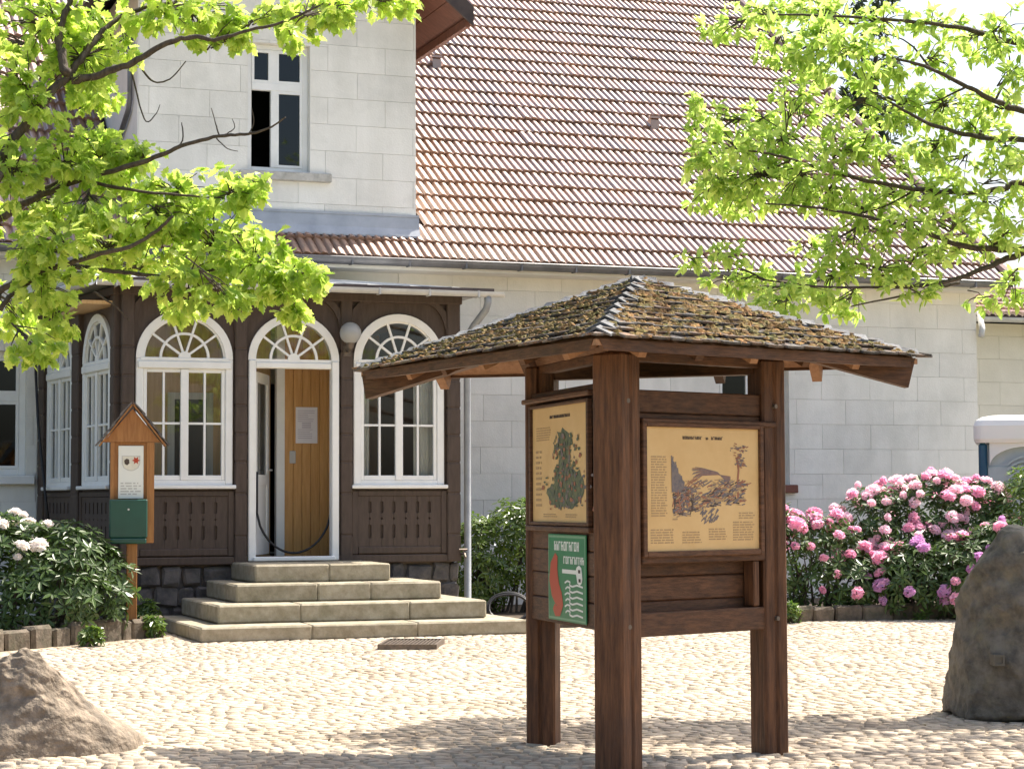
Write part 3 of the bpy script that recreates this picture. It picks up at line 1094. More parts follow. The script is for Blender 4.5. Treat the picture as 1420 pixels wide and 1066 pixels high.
# open white door leaf just inside, on the left
T_leaf = Matrix.Translation((.055, -PD + .07, 0)) @ Matrix.Rotation(R(66), 4, 'Z')
mb = MB()
mb.box(0, .11, -.02, .025, .80, 2.90, T=T_leaf, bev=.006); mb.box(.72, .84, -.02, .025, .80, 2.90, T=T_leaf, bev=.006)
mb.box(.11, .72, -.02, .025, 2.78, 2.90, T=T_leaf); mb.box(.11, .72, -.02, .025, .80, .98, T=T_leaf); mb.box(.11, .72, -.02, .025, 1.6, 1.72, T=T_leaf)
leaf = mb.build('door', m_white, porch)
mb = MB(); mb.box(.11, .72, -.004, .004, .98, 1.6, T=T_leaf); mb.build('panel', m_white, leaf)
mb = MB(); mb.box(.11, .72, -.002, .002, 1.72, 2.78, T=T_leaf); mb.build('pane', m_glass, leaf)
mb = MB(); mb.tube([T_leaf @ V((.78, -.06, 1.78)), T_leaf @ V((.66, -.06, 1.78))], .011, 6); mb.tube([T_leaf @ V((.78, -.02, 1.78)), T_leaf @ V((.78, -.065, 1.78))], .011, 6)
mb.build('handle', m_grey, leaf)
# inner pine partition with its own boards
part_b = MB()
part_b.box(.60, 1.24, -PD + .86, -PD + .90, .74, 3.5)
inner = part_b.build('inner_partition', m_pine, porch)
for i in range(6):
    mbp = MB(); mbp.box(.60 + i * .107 + .002, .60 + (i + 1) * .107 - .002, -PD + .84, -PD + .859, .76, 3.5, bev=.004); mbp.build('board', m_pine, inner)
mb = MB(); mb.box(.50, .598, -PD + .82, -PD + .92, .74, 3.5); mb.build('jamb', m_white, porch)
mb = MB(); mb.box(.66, .735, -PD + .825, -PD + .839, 1.86, 2.01, bev=.006); mb.build('light_switch', m_grey, porch)

# interior shell: back wall of boards, floor, ceiling
YB = -PD + 1.15
back = MB(); back.box(-1.62, .50, YB, YB + .03, .74, 3.6); back.box(1.24, 2.44, -.03, -.005, .74, 3.6)
inb = back.build('back_wall', m_interior, porch)
for i in range(10):
    bx = -1.62 + i * .212
    q = MB(); q.box(bx + .002, bx + .210, YB - .015, YB - .001, .75, 3.58); q.build('board', m_interior, inb)
for i in range(6):
    bx = 1.24 + i * .20
    q = MB(); q.box(bx + .002, bx + .198, -.046, -.031, .75, 3.58); q.build('board', m_interior, inb)
mb = MB(); mb.box(-1.9, 2.45, -PD + .06, -.03, .66, .74); mb.build('floor', M('porch_floor', (0.10, 0.075, 0.05), (0.16, 0.12, 0.08), 0.6, 8), porch)
mb = MB(); mb.box(-1.9, 2.45, -PD + .06, -.03, 3.62, 3.66); mb.build('ceiling', m_interior, porch)
# dark inner doorway seen through the left window, white-framed, and pale curtains in the right window
mb = MB(); mb.box(-.66, -.28, YB - .022, YB - .016, .75, 2.62); mb.build('inner_doorway', m_dark, porch)
mb = MB(); mb.box(-.74, -.66, YB - .04, YB - .016, .75, 2.70); mb.box(-.28, -.20, YB - .04, YB - .016, .75, 2.70); mb.box(-.66, -.28, YB - .04, YB - .016, 2.62, 2.70); mb.build('inner_door_frame', m_curtain, porch)
mb = MB(); mb.box(-1.33, -1.12, YB - .04, YB - .016, 2.35, 2.75, bev=.006); mb.build('picture_frame', m_dark, porch)
for k, (a, b) in enumerate(((1.24, 1.44), (1.98, 2.24))):
    mb = MB()
    n = 18
    vs = []
    for zz in (1.62, 3.02):
        for i in range(n + 1):
            x = a + (b - a) * i / n
            vs.append((x, -PD + .13 + .018 * sin(i * 1.9), zz))
    mb.add(vs, [(i, i + 1, n + 2 + i, n + 1 + i) for i in range(n)])
    mb.build('curtain', m_curtain, porch, smooth=True)

# roof of the porch: shallow lean-to hip in pale sheet metal, gutter, downpipe
e = .32
zf, zb_ = 3.855, 4.30
fl, frt = V((PX0 - e, -PD - e, zf)), V((PX1 + e, -PD - e, zf))
bl, br_ = V((PX0 - PD * side_dx - e - .05, -.01, zf)), V((PX1 + e, -.01, zf))
rl, rr = V((PX0 + .2, -.01, zb_)), V((PX1 - .75, -.01, zb_))
mb = MB()
th = V((0, 0, .03))
base = [fl, frt, br_, bl, rl, rr]
vs = [p + th for p in base] + [p for p in base[:4]]
mb.add(vs, [(0, 1, 5, 4), (1, 2, 5), (3, 0, 4), (9, 8, 7, 6), (6, 7, 1, 0), (7, 8, 2, 1), (9, 6, 0, 3)])
proof = mb.build('porch_roof', m_zinc_lt, porch)
mb = MB()
for i in range(1, 9):
    f_ = i / 9
    p, q = fl.lerp(frt, f_) + th, rl.lerp(rr, f_) + th
    mb.beam(p, q, .02, .03)
mb.build('seam', m_zinc_lt, proof)
mb = MB(); mb.box(PX0 - .28, PX1 + .28, -PD - .27, -PD + .05, 3.821, 3.854); mb.box(PX0 - e - .01, PX1 + e + .01, -PD - e - .022, -PD - e - .002, 3.83, 3.893); mb.build('fascia', m_barge, porch)
mb = MB()
half_round(mb, PX0 - .33, PX1 + .42, -PD - e - .085, 3.845, .062)
for i in range(8): mb.box(-1.6 + i * .6 - .01, -1.6 + i * .6 + .01, -PD - e - .15, -PD - e - .02, 3.775, 3.85)
mb.build('gutter', m_zinc_lt, porch)
mb = MB()
Tg = Matrix(((-ex.x, ny.x, 0, PX0 - .40), (-ex.y, ny.y, 0, -PD - .30), (0, 0, 1, 0), (0, 0, 0, 1)))
half_round(mb, -3.3, .05, 0, 3.845, .062, T=Tg)
mb.build('gutter', m_zinc_lt, porch)
mb = MB()
px_ = PX1 + .10
mb.tube([(px_ + .13, -PD - .40, 3.80), (px_ + .13, -PD - .40, 3.72), (px_ + .12, -PD - .36, 3.64), (px_ + .04, -PD - .16, 3.47), (px_, -PD - .06, 3.36), (px_, -PD - .02, 3.25), (px_, -PD - .02, .12), (px_ + .02, -PD - .10, .05)], .043, 10)
mb.build('downpipe', m_zincm, porch, smooth=True)
mb = MB()
mb.tube([(px_ - .09, -PD - .06, .79), (px_ - .09, -PD - .17, .79), (px_ - .09, -PD - .20, .75)], .016, 6); mb.tube([(px_ - .14, -PD - .12, .84), (px_ - .04, -PD - .12, .84)], .012, 6); mb.tube([(px_ - .09, -PD - .12, .79), (px_ - .09, -PD - .12, .84)], .01, 6)
mb.build('tap', m_metal, porch)

# rough stone plinth of rubble pieces
mb = MB(); mb.box(PX0 + .02, PX1 - .02, -PD + .03, -.1, 0, .66); plinth = mb.build('plinth', m_stone_dark, porch)
pr_ = random.Random(3)


def rubble(parent, x0, x1, z0, z1, T, nrow_=3):
    hh = (z1 - z0) / nrow_
    for j in range(nrow_):
        x = x0
        while x < x1 - .05:
            w = min(pr_.uniform(.18, .38), x1 - x)
            a, b = x + .008, x + w - .008
            c, d = z0 + j * hh + .008, z0 + (j + 1) * hh - .008
            q = MB()
            vs, fs = bevel_box(a, b, -.04 - pr_.uniform(0, .03), .04, c, d, .03)
            vs = [T @ V((p[0] + pr_.uniform(-.022, .022), p[1] + pr_.uniform(-.015, .015), p[2] + pr_.uniform(-.022, .022))) for p in vs]
            q.add(vs, fs); q.build('stone', m_stone_dark, parent)
            x += w


rubble(plinth, PX0, PX1, .0, .69, TF @ Matrix.Translation((0, .03, 0)))
rubble(plinth, -3.15, -.02, .0, .69, T_side @ Matrix.Translation((0, .03, 0)))

# lamp, cable and notice are things of their own
lamp = thing('wall_lamp', 'round glass globe lamp on the porch post right of the door', 'lamp', HW(1.115, PD, 3.30), HA)
mb = MB(); mb.tube([(.0, -.08, -.16), (.0, -.20, -.16), (.0, -.22, -.13)], .018, 8); mb.tube([(0, -.22, -.14), (0, -.22, -.075)], [.035, .05], 10); mb.box(-.045, .045, -.085, -.072, -.22, -.10)
mb.build('bracket', m_metal, lamp)
gb_ = MB()
n1, n2 = 10, 16
vs = [(0, -.22, .125 - .0)]
vs = []
for i in range(n1 + 1):
    th_ = pi * i / n1
    for k in range(n2):
        vs.append((.125 * sin(th_) * cos(2 * pi * k / n2), -.22 + .125 * sin(th_) * sin(2 * pi * k / n2), .04 + .125 * cos(th_)))
fs = []
for i in range(n1):
    for k in range(n2): fs.append((i * n2 + k, i * n2 + (k + 1) % n2, (i + 1) * n2 + (k + 1) % n2, (i + 1) * n2 + k))
gb_.add(vs, fs); gb_.build('globe', m_globe, lamp, smooth=True)
bl_ = MB(); bl_.tube([(0, -.22, -.07), (0, -.22, .0), (0, -.22, .04), (0, -.22, .08)], [.02, .03, .035, .012], 10); bl_.build('bulb', m_swhite, lamp, smooth=True)

cab = MB()
pts = []
for i in range(25):
    t_ = i / 24
    s_ = .10 + .87 * t_
    z_ = 1.28 - .46 * (1 - (2 * t_ - 1) ** 2) ** .62
    pts.append(HW(s_, PD - .10, z_))
pts = [HW(.10, PD - .10, 1.75), HW(.10, PD - .10, 1.5)] + pts + [HW(.97, PD - .10, 1.45)]
cab.tube(pts, .014, 8)
o = cab.build('hanging_cable', m_rubber, smooth=True)
tag(o, 'black cable sagging across the open doorway of the porch', 'cable')
nm = MB(); nm.box(.735, 1.0, -PD + .832, -PD + .8365, 2.10, 2.53); nm2 = nm
notice = link('notice', nm.mesh('notice', [m_paper]), None)
notice.location = W0; notice.rotation_euler = (0, 0, HA)
tag(notice, 'pale paper notice pinned to the pine boards inside the doorway', 'notice')
mk = MB()
mr = random.Random(2)
for j in range(14):
    zz = 2.49 - j * .025
    if 5 < j < 9:
        mk.box(.81, .92, -PD + .8295, -PD + .8305, zz - .008, zz + .004)
        continue
    mk.box(.76, .76 + mr.uniform(.12, .21), -PD + .8295, -PD + .8305, zz - .006, zz)
mk.build('print', M('print_mauve', (0.48, 0.44, 0.52), None, 0.7), notice)

# ================================================================== STEPS
steps = thing('stone_steps', 'four broad worn stone steps leading up to the porch door', 'steps', W0, HA)
sdat = [(-1.08, 2.42, 5.72, 0.0, .153), (-.80, 2.12, 5.24, .153, .345), (-.52, 1.75, 4.80, .345, .535), (-.22, 1.30, 4.38, .535, .728)]
sr = random.Random(9)
for k, (a, b, d, z0, z1) in enumerate(sdat):
    dn = sdat[k + 1][2] if k < 3 else PD + .08
    mb = MB(); mb.box(a + .02, b - .02, -d + .03, -PD - .09, z0, z1 - .012)
    core = mb.build('step', m_step, steps)
    n = 3 if k < 3 else 2
    cuts = [a] + sorted(a + (b - a) * (i + sr.uniform(-.2, .2)) / n for i in range(1, n)) + [b]
    for x0, x1 in zip(cuts[:-1], cuts[1:]):
        q = MB()
        vs, fs = bevel_box(x0 + .002, x1 - .002, -d, -dn + .12, z0 + .004, z1, .016)
        q.add([(p[0] + sr.uniform(-.003, .003), p[1] + sr.uniform(-.004, .004), p[2] + sr.uniform(-.003, .003)) for p in vs], fs)
        q.build('slab', m_step, core)
    # returns on both sides
    for xa, xb in ((a, a + .30), (b - .30, b)):
        q = MB(); q.box(xa, xb, -dn + .124, -PD - .10, z0 + .004, z1 - .003, bev=.014); q.build('slab', m_step, core)

# boot scraper grate in the paving
gr_c = HW(0, 0)
g1, g2, g3, g4 = gnd(522, 891), gnd(603, 891), gnd(620, 903), gnd(540, 903)
gcen = (g1 + g2 + g3 + g4) / 4
gx = ((g2 - g1) + (g3 - g4)); gl_, gang = gx.length / 2, atan2(gx.y, gx.x)
grate = thing('boot_grate', 'rusty metal boot grate let into the paving before the steps', 'grate', (gcen.x, gcen.y, .0), gang)
hwid, hdep = gl_ / 2, .42
mb = MB()
mb.box(-hwid, hwid, -hdep, -hdep + .03, .0, .055); mb.box(-hwid, hwid, hdep - .03, hdep, .0, .055)
mb.box(-hwid, -hwid + .03, -hdep + .03, hdep - .03, .0, .055); mb.box(hwid - .03, hwid, -hdep + .03, hdep - .03, .0, .055)
mb.build('frame', m_metal, grate)
for i in range(13):
    x = -hwid + .06 + i * (2 * hwid - .12) / 12
    q = MB(); q.box(x - .008, x + .008, -hdep + .03, hdep - .03, .012, .05); q.build('bar', m_metal, grate)
q = MB(); q.box(-hwid + .03, hwid - .03, -hdep + .03, hdep - .03, .003, .01); q.build('pit', m_soil, grate)

# ================================================================== INFORMATION SHELTER
KN, KL, KR = V((.54, 10.74, 0)), V((.17, 11.98, 0)), V((1.42, 11.48, 0))
kc = (KN + KL + KR) / 3
shelter = thing('information_shelter', 'three-posted brown timber notice shelter with mossy shingle roof', 'shelter', kc)


def kpost(c, w, h, ang, z1):
    T = Matrix.Translation(c) @ Matrix.Rotation(ang, 4, 'Z')
    mb = MB()
    mb.box(-w / 2, -.003, -h / 2, h / 2, -.01, z1, T=T, bev=.012)
    mb.box(.003, w / 2, -h / 2, h / 2, -.01, z1 + .001, T=T, bev=.012)
    mb.box(-w / 2 + .03, w / 2 - .03, -h / 2 + .012, h / 2 - .012, -.01, z1 - .01, T=T)
    return mb.build('post', m_kwood, shelter, world=True)


ZE = 2.20
kpost(KN + V((.005, .0, 0)), .185, .185, R(52), 2.17)
kpost(KL + V((.005, .0, 0)), .17, .17, R(-13), 2.18)
kpost(KR + V((0, 0, 0)), .15, .17, R(25), 2.18)

# sides: local frames. right side from KN to KR, left side from KN to KL
def side_frame(a, b, out):
    e_ = (b - a); e_.z = 0; e_.normalize()
    n_ = V((e_.y, -e_.x, 0))
    if n_.dot(out) < 0: n_ = -n_
    return e_, n_


er, nr = side_frame(KN, KR, V((1, -1, 0)))
el, nl = side_frame(KN, KL, V((-1, 0, 0)))
eb, nb_ = side_frame(KL, KR, V((0, 1, 0)))


def TS(o_, e_, n_):
    """local x along side, y inward, z up"""
    return Matrix(((e_.x, -n_.x, 0, o_.x), (e_.y, -n_.y, 0, o_.y), (0, 0, 1, 0), (0, 0, 0, 1)))


TR, TL, TB = TS(KN, er, nr), TS(KN, el, nl), TS(KL, eb, nb_)
LR, LL, LB = (KR - KN).length, (KL - KN).length, (KR - KL).length


def kpart(name, boxes, T, mat=None, bev=.006, parent=None):
    mb = MB()
    for b in boxes: mb.box(*b, T=T, bev=bev)
    return mb.build(name, mat or m_kwood_h, parent or shelter, world=True)


# right side
kpart('rail', [(.10, LR - .04, -.035, .035, 1.865, 1.985)], TR)
kpart('rail', [(.10, LR - .04, -.03, .03, 1.80, 1.862)], TR)
kpart('ledge', [(.12, LR + .0, -.085, -.036, 1.803, 1.835)], TR)
kpart('rail', [(.09, LR - .03, -.055, .035, .69, .815)], TR)
kpart('ledge', [(.13, LR - .06, -.06, .02, 1.07, 1.125)], TR)
for i, (z0, z1) in enumerate(((.80, .865), (.87, .995), (1.0, 1.08), (1.09, 1.27), (1.275, 1.45), (1.455, 1.63), (1.635, 1.80))):
    kpart('plank', [(.10, LR - .05, .035 + .003 * (i % 2), .06 + .003 * (i % 2), z0, z1)], TR)
kpart('stile', [(.985, 1.03, -.05, .03, .82, 1.07)], TR, m_kwood)
# left side: its boarding is fixed to the outer faces of the posts
kpart('rail', [(.06, LL + .02, -.075, -.02, 1.955, 2.02)], TL)
kpart('ledge', [(.06, LL - .04, -.135, -.076, 1.957, 1.985)], TL)
kpart('ledge', [(.10, LL - .06, -.12, -.076, 1.235, 1.262)], TL)
for i, (z0, z1) in enumerate(((.725, .86), (.864, 1.0), (1.004, 1.13), (1.134, 1.26), (1.264, 1.44), (1.444, 1.61), (1.614, 1.78), (1.784, 1.95))):
    kpart('plank', [(.06, LL + .02, -.078 + .003 * (i % 2), -.04, z0, z1)], TL)
# back side
kpart('rail', [(.08, LB - .06, -.03, .03, 1.80, 1.90)], TB)
for i, (z0, z1) in enumerate(((.74, .90), (.904, 1.07), (1.074, 1.24), (1.244, 1.41), (1.414, 1.58), (1.584, 1.75))):
    kpart('plank', [(-.06, LB - .05, -.05, -.02 + .003 * (i % 2), z0, z1)], TB)
# plates on the posts
kpart('wall_plate', [(-.02, LR + .05, -.03, .04, 2.135, 2.185)], TR)
kpart('wall_plate', [(.06, LL + .05, -.03, .04, 2.136, 2.186)], TL)
kpart('wall_plate', [(.06, LB - .06, -.05, .05, 2.102, 2.187)], TB)

# bolt heads where the rails meet the posts
for T_, L_b, y_b in ((TR, LR, -.095), (TL, LL, -.082)):
    for xb_ in (.0 if T_ is TR else .10, L_b - .02):
        for zb_b in ((.75, 1.92) if T_ is TR else (.80, 1.06, 1.90)):
            mb = MB()
            yy_ = y_b if not (T_ is TR and xb_ > .5) else -.088
            mb.tube([T_ @ V((xb_, yy_ + .02, zb_b)), T_ @ V((xb_, yy_ - .006, zb_b))], .013, 8)
            mb.build('bolt', m_metal, shelter, world=True)
# roof
EN, ELF, ERT = V((.415, 10.14, ZE)), V((-.93, 12.66, ZE)), V((2.31, 11.68, ZE))
APX = V((.71, 11.45, 2.615))
kr = random.Random(21)
faces = [(ELF, EN), (EN, ERT), (ERT, ELF)]
um = MB()
um.add([EN - V((0, 0, .03)), ELF - V((0, 0, .03)), ERT - V((0, 0, .03)), APX - V((0, 0, .03)), EN, ELF, ERT, APX],
       [(0, 3, 1), (0, 2, 3), (2, 1, 3), (4, 5, 7), (5, 6, 7), (6, 4, 7), (0, 1, 5, 4), (1, 2, 6, 5), (2, 0, 4, 6)])
kroof = um.build('roof', m_kroof_under, shelter, world=True)


def clip(poly, n_, c_):
    out = []
    for i in range(len(poly)):
        p, q = poly[i], poly[(i + 1) % len(poly)]
        a, b = n_[0] * p[0] + n_[1] * p[1] - c_, n_[0] * q[0] + n_[1] * q[1] - c_
        if a >= 0: out.append(p)
        if (a >= 0) != (b >= 0):
            t_ = a / (a - b)
            out.append((p[0] + (q[0] - p[0]) * t_, p[1] + (q[1] - p[1]) * t_))
    return out


mossb = MB()
n_sh = 0
shing = []
for (A, B) in faces:
    e_ = (B - A).normalized()
    L_ = (B - A).length
    ap2 = APX - A
    upd = (ap2 - e_ * ap2.dot(e_)); H_ = upd.length; upd.normalize()
    nn = e_.cross(upd).normalized()
    if nn.z < 0: nn = -nn
    ax_ = ap2.dot(e_)
    rows = int(H_ / .092) + 1
    for j in range(rows):
        y0 = j * .092 - .03
        y1 = y0 + .135
        x = -.05 - kr.uniform(0, .1)
        frac = max(0, y0) / H_
        xa, xb = ax_ * frac, L_ - (L_ - ax_) * frac
        while x < L_ + .05:
            w = kr.uniform(.085, .15)
            if x + w > xa - .02 and x < xb + .02:
                jj = kr.uniform(-.022, .022)
                poly = [(x + .004, y0 + jj), (x + w * .5, y0 + jj - kr.uniform(-.005, .012)), (x + w - .004, y0 + jj + kr.uniform(-.012, .012)), (x + w - .004, y1), (x + .004, y1)]
                # clip against the two hips
                n1_ = (H_, -ax_); c1_ = -.02 * H_          # left hip: H*x - ax*y >= 0
                n2_ = (-H_, -(L_ - ax_)); c2_ = -H_ * L_ - .02 * H_
                poly = clip(poly, n1_, c1_)
                if len(poly) > 2: poly = clip(poly, n2_, c2_)
                if len(poly) > 2: poly = clip(poly, (0, -1), -(H_ + .01))
                if len(poly) > 2:
                    lift = kr.uniform(0, .010)
                    k0 = .022
                    vs = []
                    for (px_s, py_s) in poly:
                        t_ = (py_s - y0) / (y1 - y0)
                        vs.append(A + e_ * px_s + upd * py_s + nn * (k0 * (1 - t_) + .002 + lift * (1 - t_)))
                    th_ = .013
                    n = len(vs)
                    vs2 = [v + nn * th_ for v in vs]
                    shing.append((vs + vs2, [tuple(range(n - 1, -1, -1)), tuple(range(n, 2 * n))] + [(i, (i + 1) % n, n + (i + 1) % n, n + i) for i in range(n)]))
            x += w
    # moss and needle tufts lodged on the shingles
    for _ in range(1100):
        t_ = kr.random()
        yv = H_ * (1 - sqrt(kr.random())) 
        fr_ = yv / H_
        xa, xb = ax_ * fr_, L_ - (L_ - ax_) * fr_
        xv = kr.uniform(xa, xb)
        yv = round(yv / .092) * .092 - .01 + kr.uniform(-.02, .05)
        if yv < -.02 or yv > H_ - .03: continue
        fr_ = max(0, yv) / H_
        xv = kr.uniform(ax_ * fr_ + .03, L_ - (L_ - ax_) * fr_ - .03)
        c = A + e_ * xv + upd * yv + nn * .036
        s1, s2, s3 = kr.uniform(.012, .045), kr.uniform(.008, .022), kr.uniform(.004, .016)
        vs = [c - e_ * s1, c - upd * s2, c + e_ * s1, c + upd * s2, c + nn * s3]
        mossb.add(vs, [(0, 1, 4), (1, 2, 4), (2, 3, 4), (3, 0, 4)])
print('shingles', len(shing))
extra = MB()
shing.sort(key=lambda q: (q[0][0].y))
for i, (vs, fs) in enumerate(shing):
    if i < 290:
        q = MB(); q.add(vs, fs); q.build('shingle', m_shingle, kroof, world=True)
    else: extra.add(vs, fs)
if extra.v: extra.build('shingles', m_shingle, kroof, world=True, kind='stuff')
mossb.build('moss', m_moss, kroof, world=True, kind='stuff')
# boards under the roof, seen from below
for A, B in faces:
    e_ = (B - A).normalized(); L_ = (B - A).length
    ap2 = APX - A; ax_ = ap2.dot(e_)
    upd = (ap2 - e_ * ax_); H_ = upd.length; upd.normalize()
    nn = e_.cross(upd).normalized()
    if nn.z < 0: nn = -nn
    nb2 = int(H_ / .115)
    for j in range(nb2):
        y0, y1 = H_ * j / nb2 + .004, H_ * (j + 1) / nb2 - .004
        x0, x1 = ax_ * y1 / H_ + .02, L_ - (L_ - ax_) * y1 / H_ - .02
        if x1 - x0 < .1: continue
        vs = [A + e_ * x + upd * yy + nn * (-.031 - q_) for q_ in (0, .012 + .004 * (j % 2)) for x, yy in ((x0, y0), (x1, y0), (x1, y1), (x0, y1))]
        q = MB(); q.add(vs, [(0, 1, 2, 3), (7, 6, 5, 4), (0, 4, 5, 1), (1, 5, 6, 2), (2, 6, 7, 3), (3, 7, 4, 0)]); q.build('board', m_kroof_under, kroof, world=True)
# hip caps, overlapping
for cnr in (EN, ELF, ERT):
    d_ = (APX - cnr)
    Lh = d_.length
    d_ = d_.normalized()
    sv = d_.cross(V((0, 0, 1))).normalized()
    uv = sv.cross(d_).normalized()
    nseg = 10 if cnr is EN else 16
    for i in range(nseg):
        p = cnr + d_ * (Lh * i / nseg + .015)
        q_ = cnr + d_ * (Lh * (i + 1) / nseg + .05)
        w = .068 + kr.uniform(-.012, .014)
        h0, h1 = .052 + kr.uniform(0, .008), .034
        dz = -.038
        vs = [p - sv * w + uv * (h0 + dz), p + uv * h0, p + sv * w + uv * (h0 + dz), q_ - sv * w + uv * (h1 + dz), q_ + uv * h1, q_ + sv * w + uv * (h1 + dz)]
        vs += [v - uv * .012 for v in vs]
        fs = [(0, 1, 4, 3), (1, 2, 5, 4), (9, 10, 7, 6), (10, 11, 8, 7), (6, 7, 1, 0), (7, 8, 2, 1), (3, 4, 10, 9), (4, 5, 11, 10), (0, 3, 9, 6), (2, 8, 11, 5)]
        mb = MB(); mb.add(vs, fs); mb.build('hip_cap', m_hipcap, kroof, world=True)
# eave boards and rafters
for A, B in faces:
    e_ = (B - A).normalized()
    inw = V((-e_.y, e_.x, 0))
    if inw.dot(kc - A) < 0: inw = -inw
    a_, b_ = A + e_ * .02 - inw * .004, B - e_ * .02 - inw * .004
    mb = MB()
    zt = ZE + .004
    poly = [(0, 0)]
    vs = []
    for off in (0, .03):
        for p, dz in ((a_, -.055), (b_, -.055), (b_, 0), (a_, 0)):
            k_ = .035 if dz < 0 else 0
            vs.append(p + inw * off + V((0, 0, zt - ZE + dz)) + e_ * (k_ if p is a_ else -k_))
    mb.add(vs, [(0, 1, 2, 3), (7, 6, 5, 4), (0, 4, 5, 1), (1, 5, 6, 2), (2, 6, 7, 3), (3, 7, 4, 0)])
    mb.build('eave_board', m_kwood_h, shelter, world=True)
    # jack rafters
    L_ = (B - A).length
    ap2 = APX - A
    ax_ = ap2.dot(e_)
    upd = (ap2 - e_ * ap2.dot(e_)); H_ = upd.length; upd.normalize()
    for k in range(1, 6):
        x = L_ * k / 6
        ln = H_ * (x / ax_ if x < ax_ else (L_ - x) / (L_ - ax_)) - .06
        p = A + e_ * x + upd * (.03 if A is ERT else .10) - V((0, 0, .085 if A is ERT else .075))
        q_ = A + e_ * x + upd * max(ln, .2) - V((0, 0, .085 if A is ERT else .075))
        q = MB(); q.beam(p, q_, .055, .12 if A is ERT else .085); q.build('rafter', m_kroof_under if k % 2 else m_kwood_h, shelter, world=True)
for cnr in (EN, ELF, ERT):
    d_ = (APX - cnr).normalized()
    mb = MB(); mb.beam(cnr + d_ * (.62 if cnr is EN else .05) - V((0, 0, .105)), APX - V((0, 0, .105)), .07, .15)
    mb.build('hip_rafter', m_kwood_h, shelter, world=True)
# the long rafter tail that shows under the back eave on the left
e_ = (ERT - ELF).normalized(); inw = V((e_.y, -e_.x, 0))
if inw.dot(kc - ELF) < 0: inw = -inw


# ---- signs on the shelter
def sign_T(T): return T


def text_lines(mb, x0, x1, z1, z0, lh, y, mi, r, ragged=.15, fill=.8):
    z = z1
    while z - lh > z0:
        x = x0
        xe = x1 - r.uniform(0, ragged) * (x1 - x0)
        while x < xe:
            w = min(r.uniform(.25, 1.1) * lh * 3.2, xe - x)
            if w > lh * .2: mb.box(x, x + w, y - .0012, y, z - lh * .45, z, mi=mi)
            x += w + lh * .55
        z -= lh


def glyph_line(mb, x0, x1, z0, z1, y, mi, r):
    """heavy lettering too small to read in the photograph: stems and crossbars"""
    h = z1 - z0
    x = x0
    while x < x1 - h * .3:
        w = h * r.uniform(.42, .62)
        st = h * .17
        mb.box(x, x + st, y - .0014, y, z0, z1, mi=mi)
        k = r.randint(0, 3)
        if k != 1: mb.box(x + w - st, x + w, y - .0014, y, z0, z1 - (h * .3 if k == 2 else 0), mi=mi)
        if k != 0: mb.box(x + st, x + w - (st if k != 1 else 0), y - .0014, y, z1 - st, z1, mi=mi)
        if k in (0, 2): mb.box(x + st, x + w - st, y - .0014, y, z0 + h * .42, z0 + h * .42 + st, mi=mi)
        if k == 3: mb.box(x + st, x + w - st, y - .0014, y, z0, z0 + st, mi=mi)
        x += w + h * .17


def stroke(mb, pts, w, y, mi):
    for (x0, z0), (x1, z1) in zip(pts[:-1], pts[1:]):
        dx, dz = x1 - x0, z1 - z0
        L = sqrt(dx * dx + dz * dz) or 1e-6
        nx, nz = -dz / L * w / 2, dx / L * w / 2
        mb.add([(x0 + nx, y, z0 + nz), (x0 - nx, y, z0 - nz), (x1 - nx, y, z1 - nz), (x1 + nx, y, z1 + nz)], [(0, 1, 2, 3)], mi)


def place_local(root_T):
    return root_T


def sign_thing(name, label, T, x0, z0):
    o_ = bpy.data.objects.new(name, None)
    col.objects.link(o_)
    o_.matrix_basis = T @ Matrix.Translation((x0, 0, z0))
    o_['label'], o_['category'] = label, 'sign'
    if name == 'information_board': o_['group'] = 'information boards on the shelter'
    return o_


# right board: landscape print
RW, RH = .86, .655
b1 = sign_thing('information_board', 'framed ochre information board with heath landscape print on shelter right side', TR @ Matrix.Translation((0, -.055, 0)), .15, 1.135)
mb = MB(); mb.box(0, RW, -.012, 0, 0, RH)
ink = random.Random(4)
mb.build('print_sheet', m_poster, b1)
mb = MB()
yk = -.0125
glyph_line(mb, .235, .36, .592, .609, yk, 0, ink); glyph_line(mb, .385, .40, .592, .605, yk, 0, ink); glyph_line(mb, .42, .50, .592, .609, yk, 0, ink)
text_lines(mb, .035, .135, .50, .17, .0135, yk, 1, ink)
text_lines(mb, .03, .19, .115, .03, .0135, yk, 1, ink)
text_lines(mb, .23, .36, .10, .03, .0135, yk, 1, ink)
text_lines(mb, .40, .52, .115, .035, .0135, yk, 1, ink)
text_lines(mb, .56, .71, .15, .04, .0135, yk, 1, ink)
text_lines(mb, .60, .71, .20, .155, .0135, yk, 1, ink)
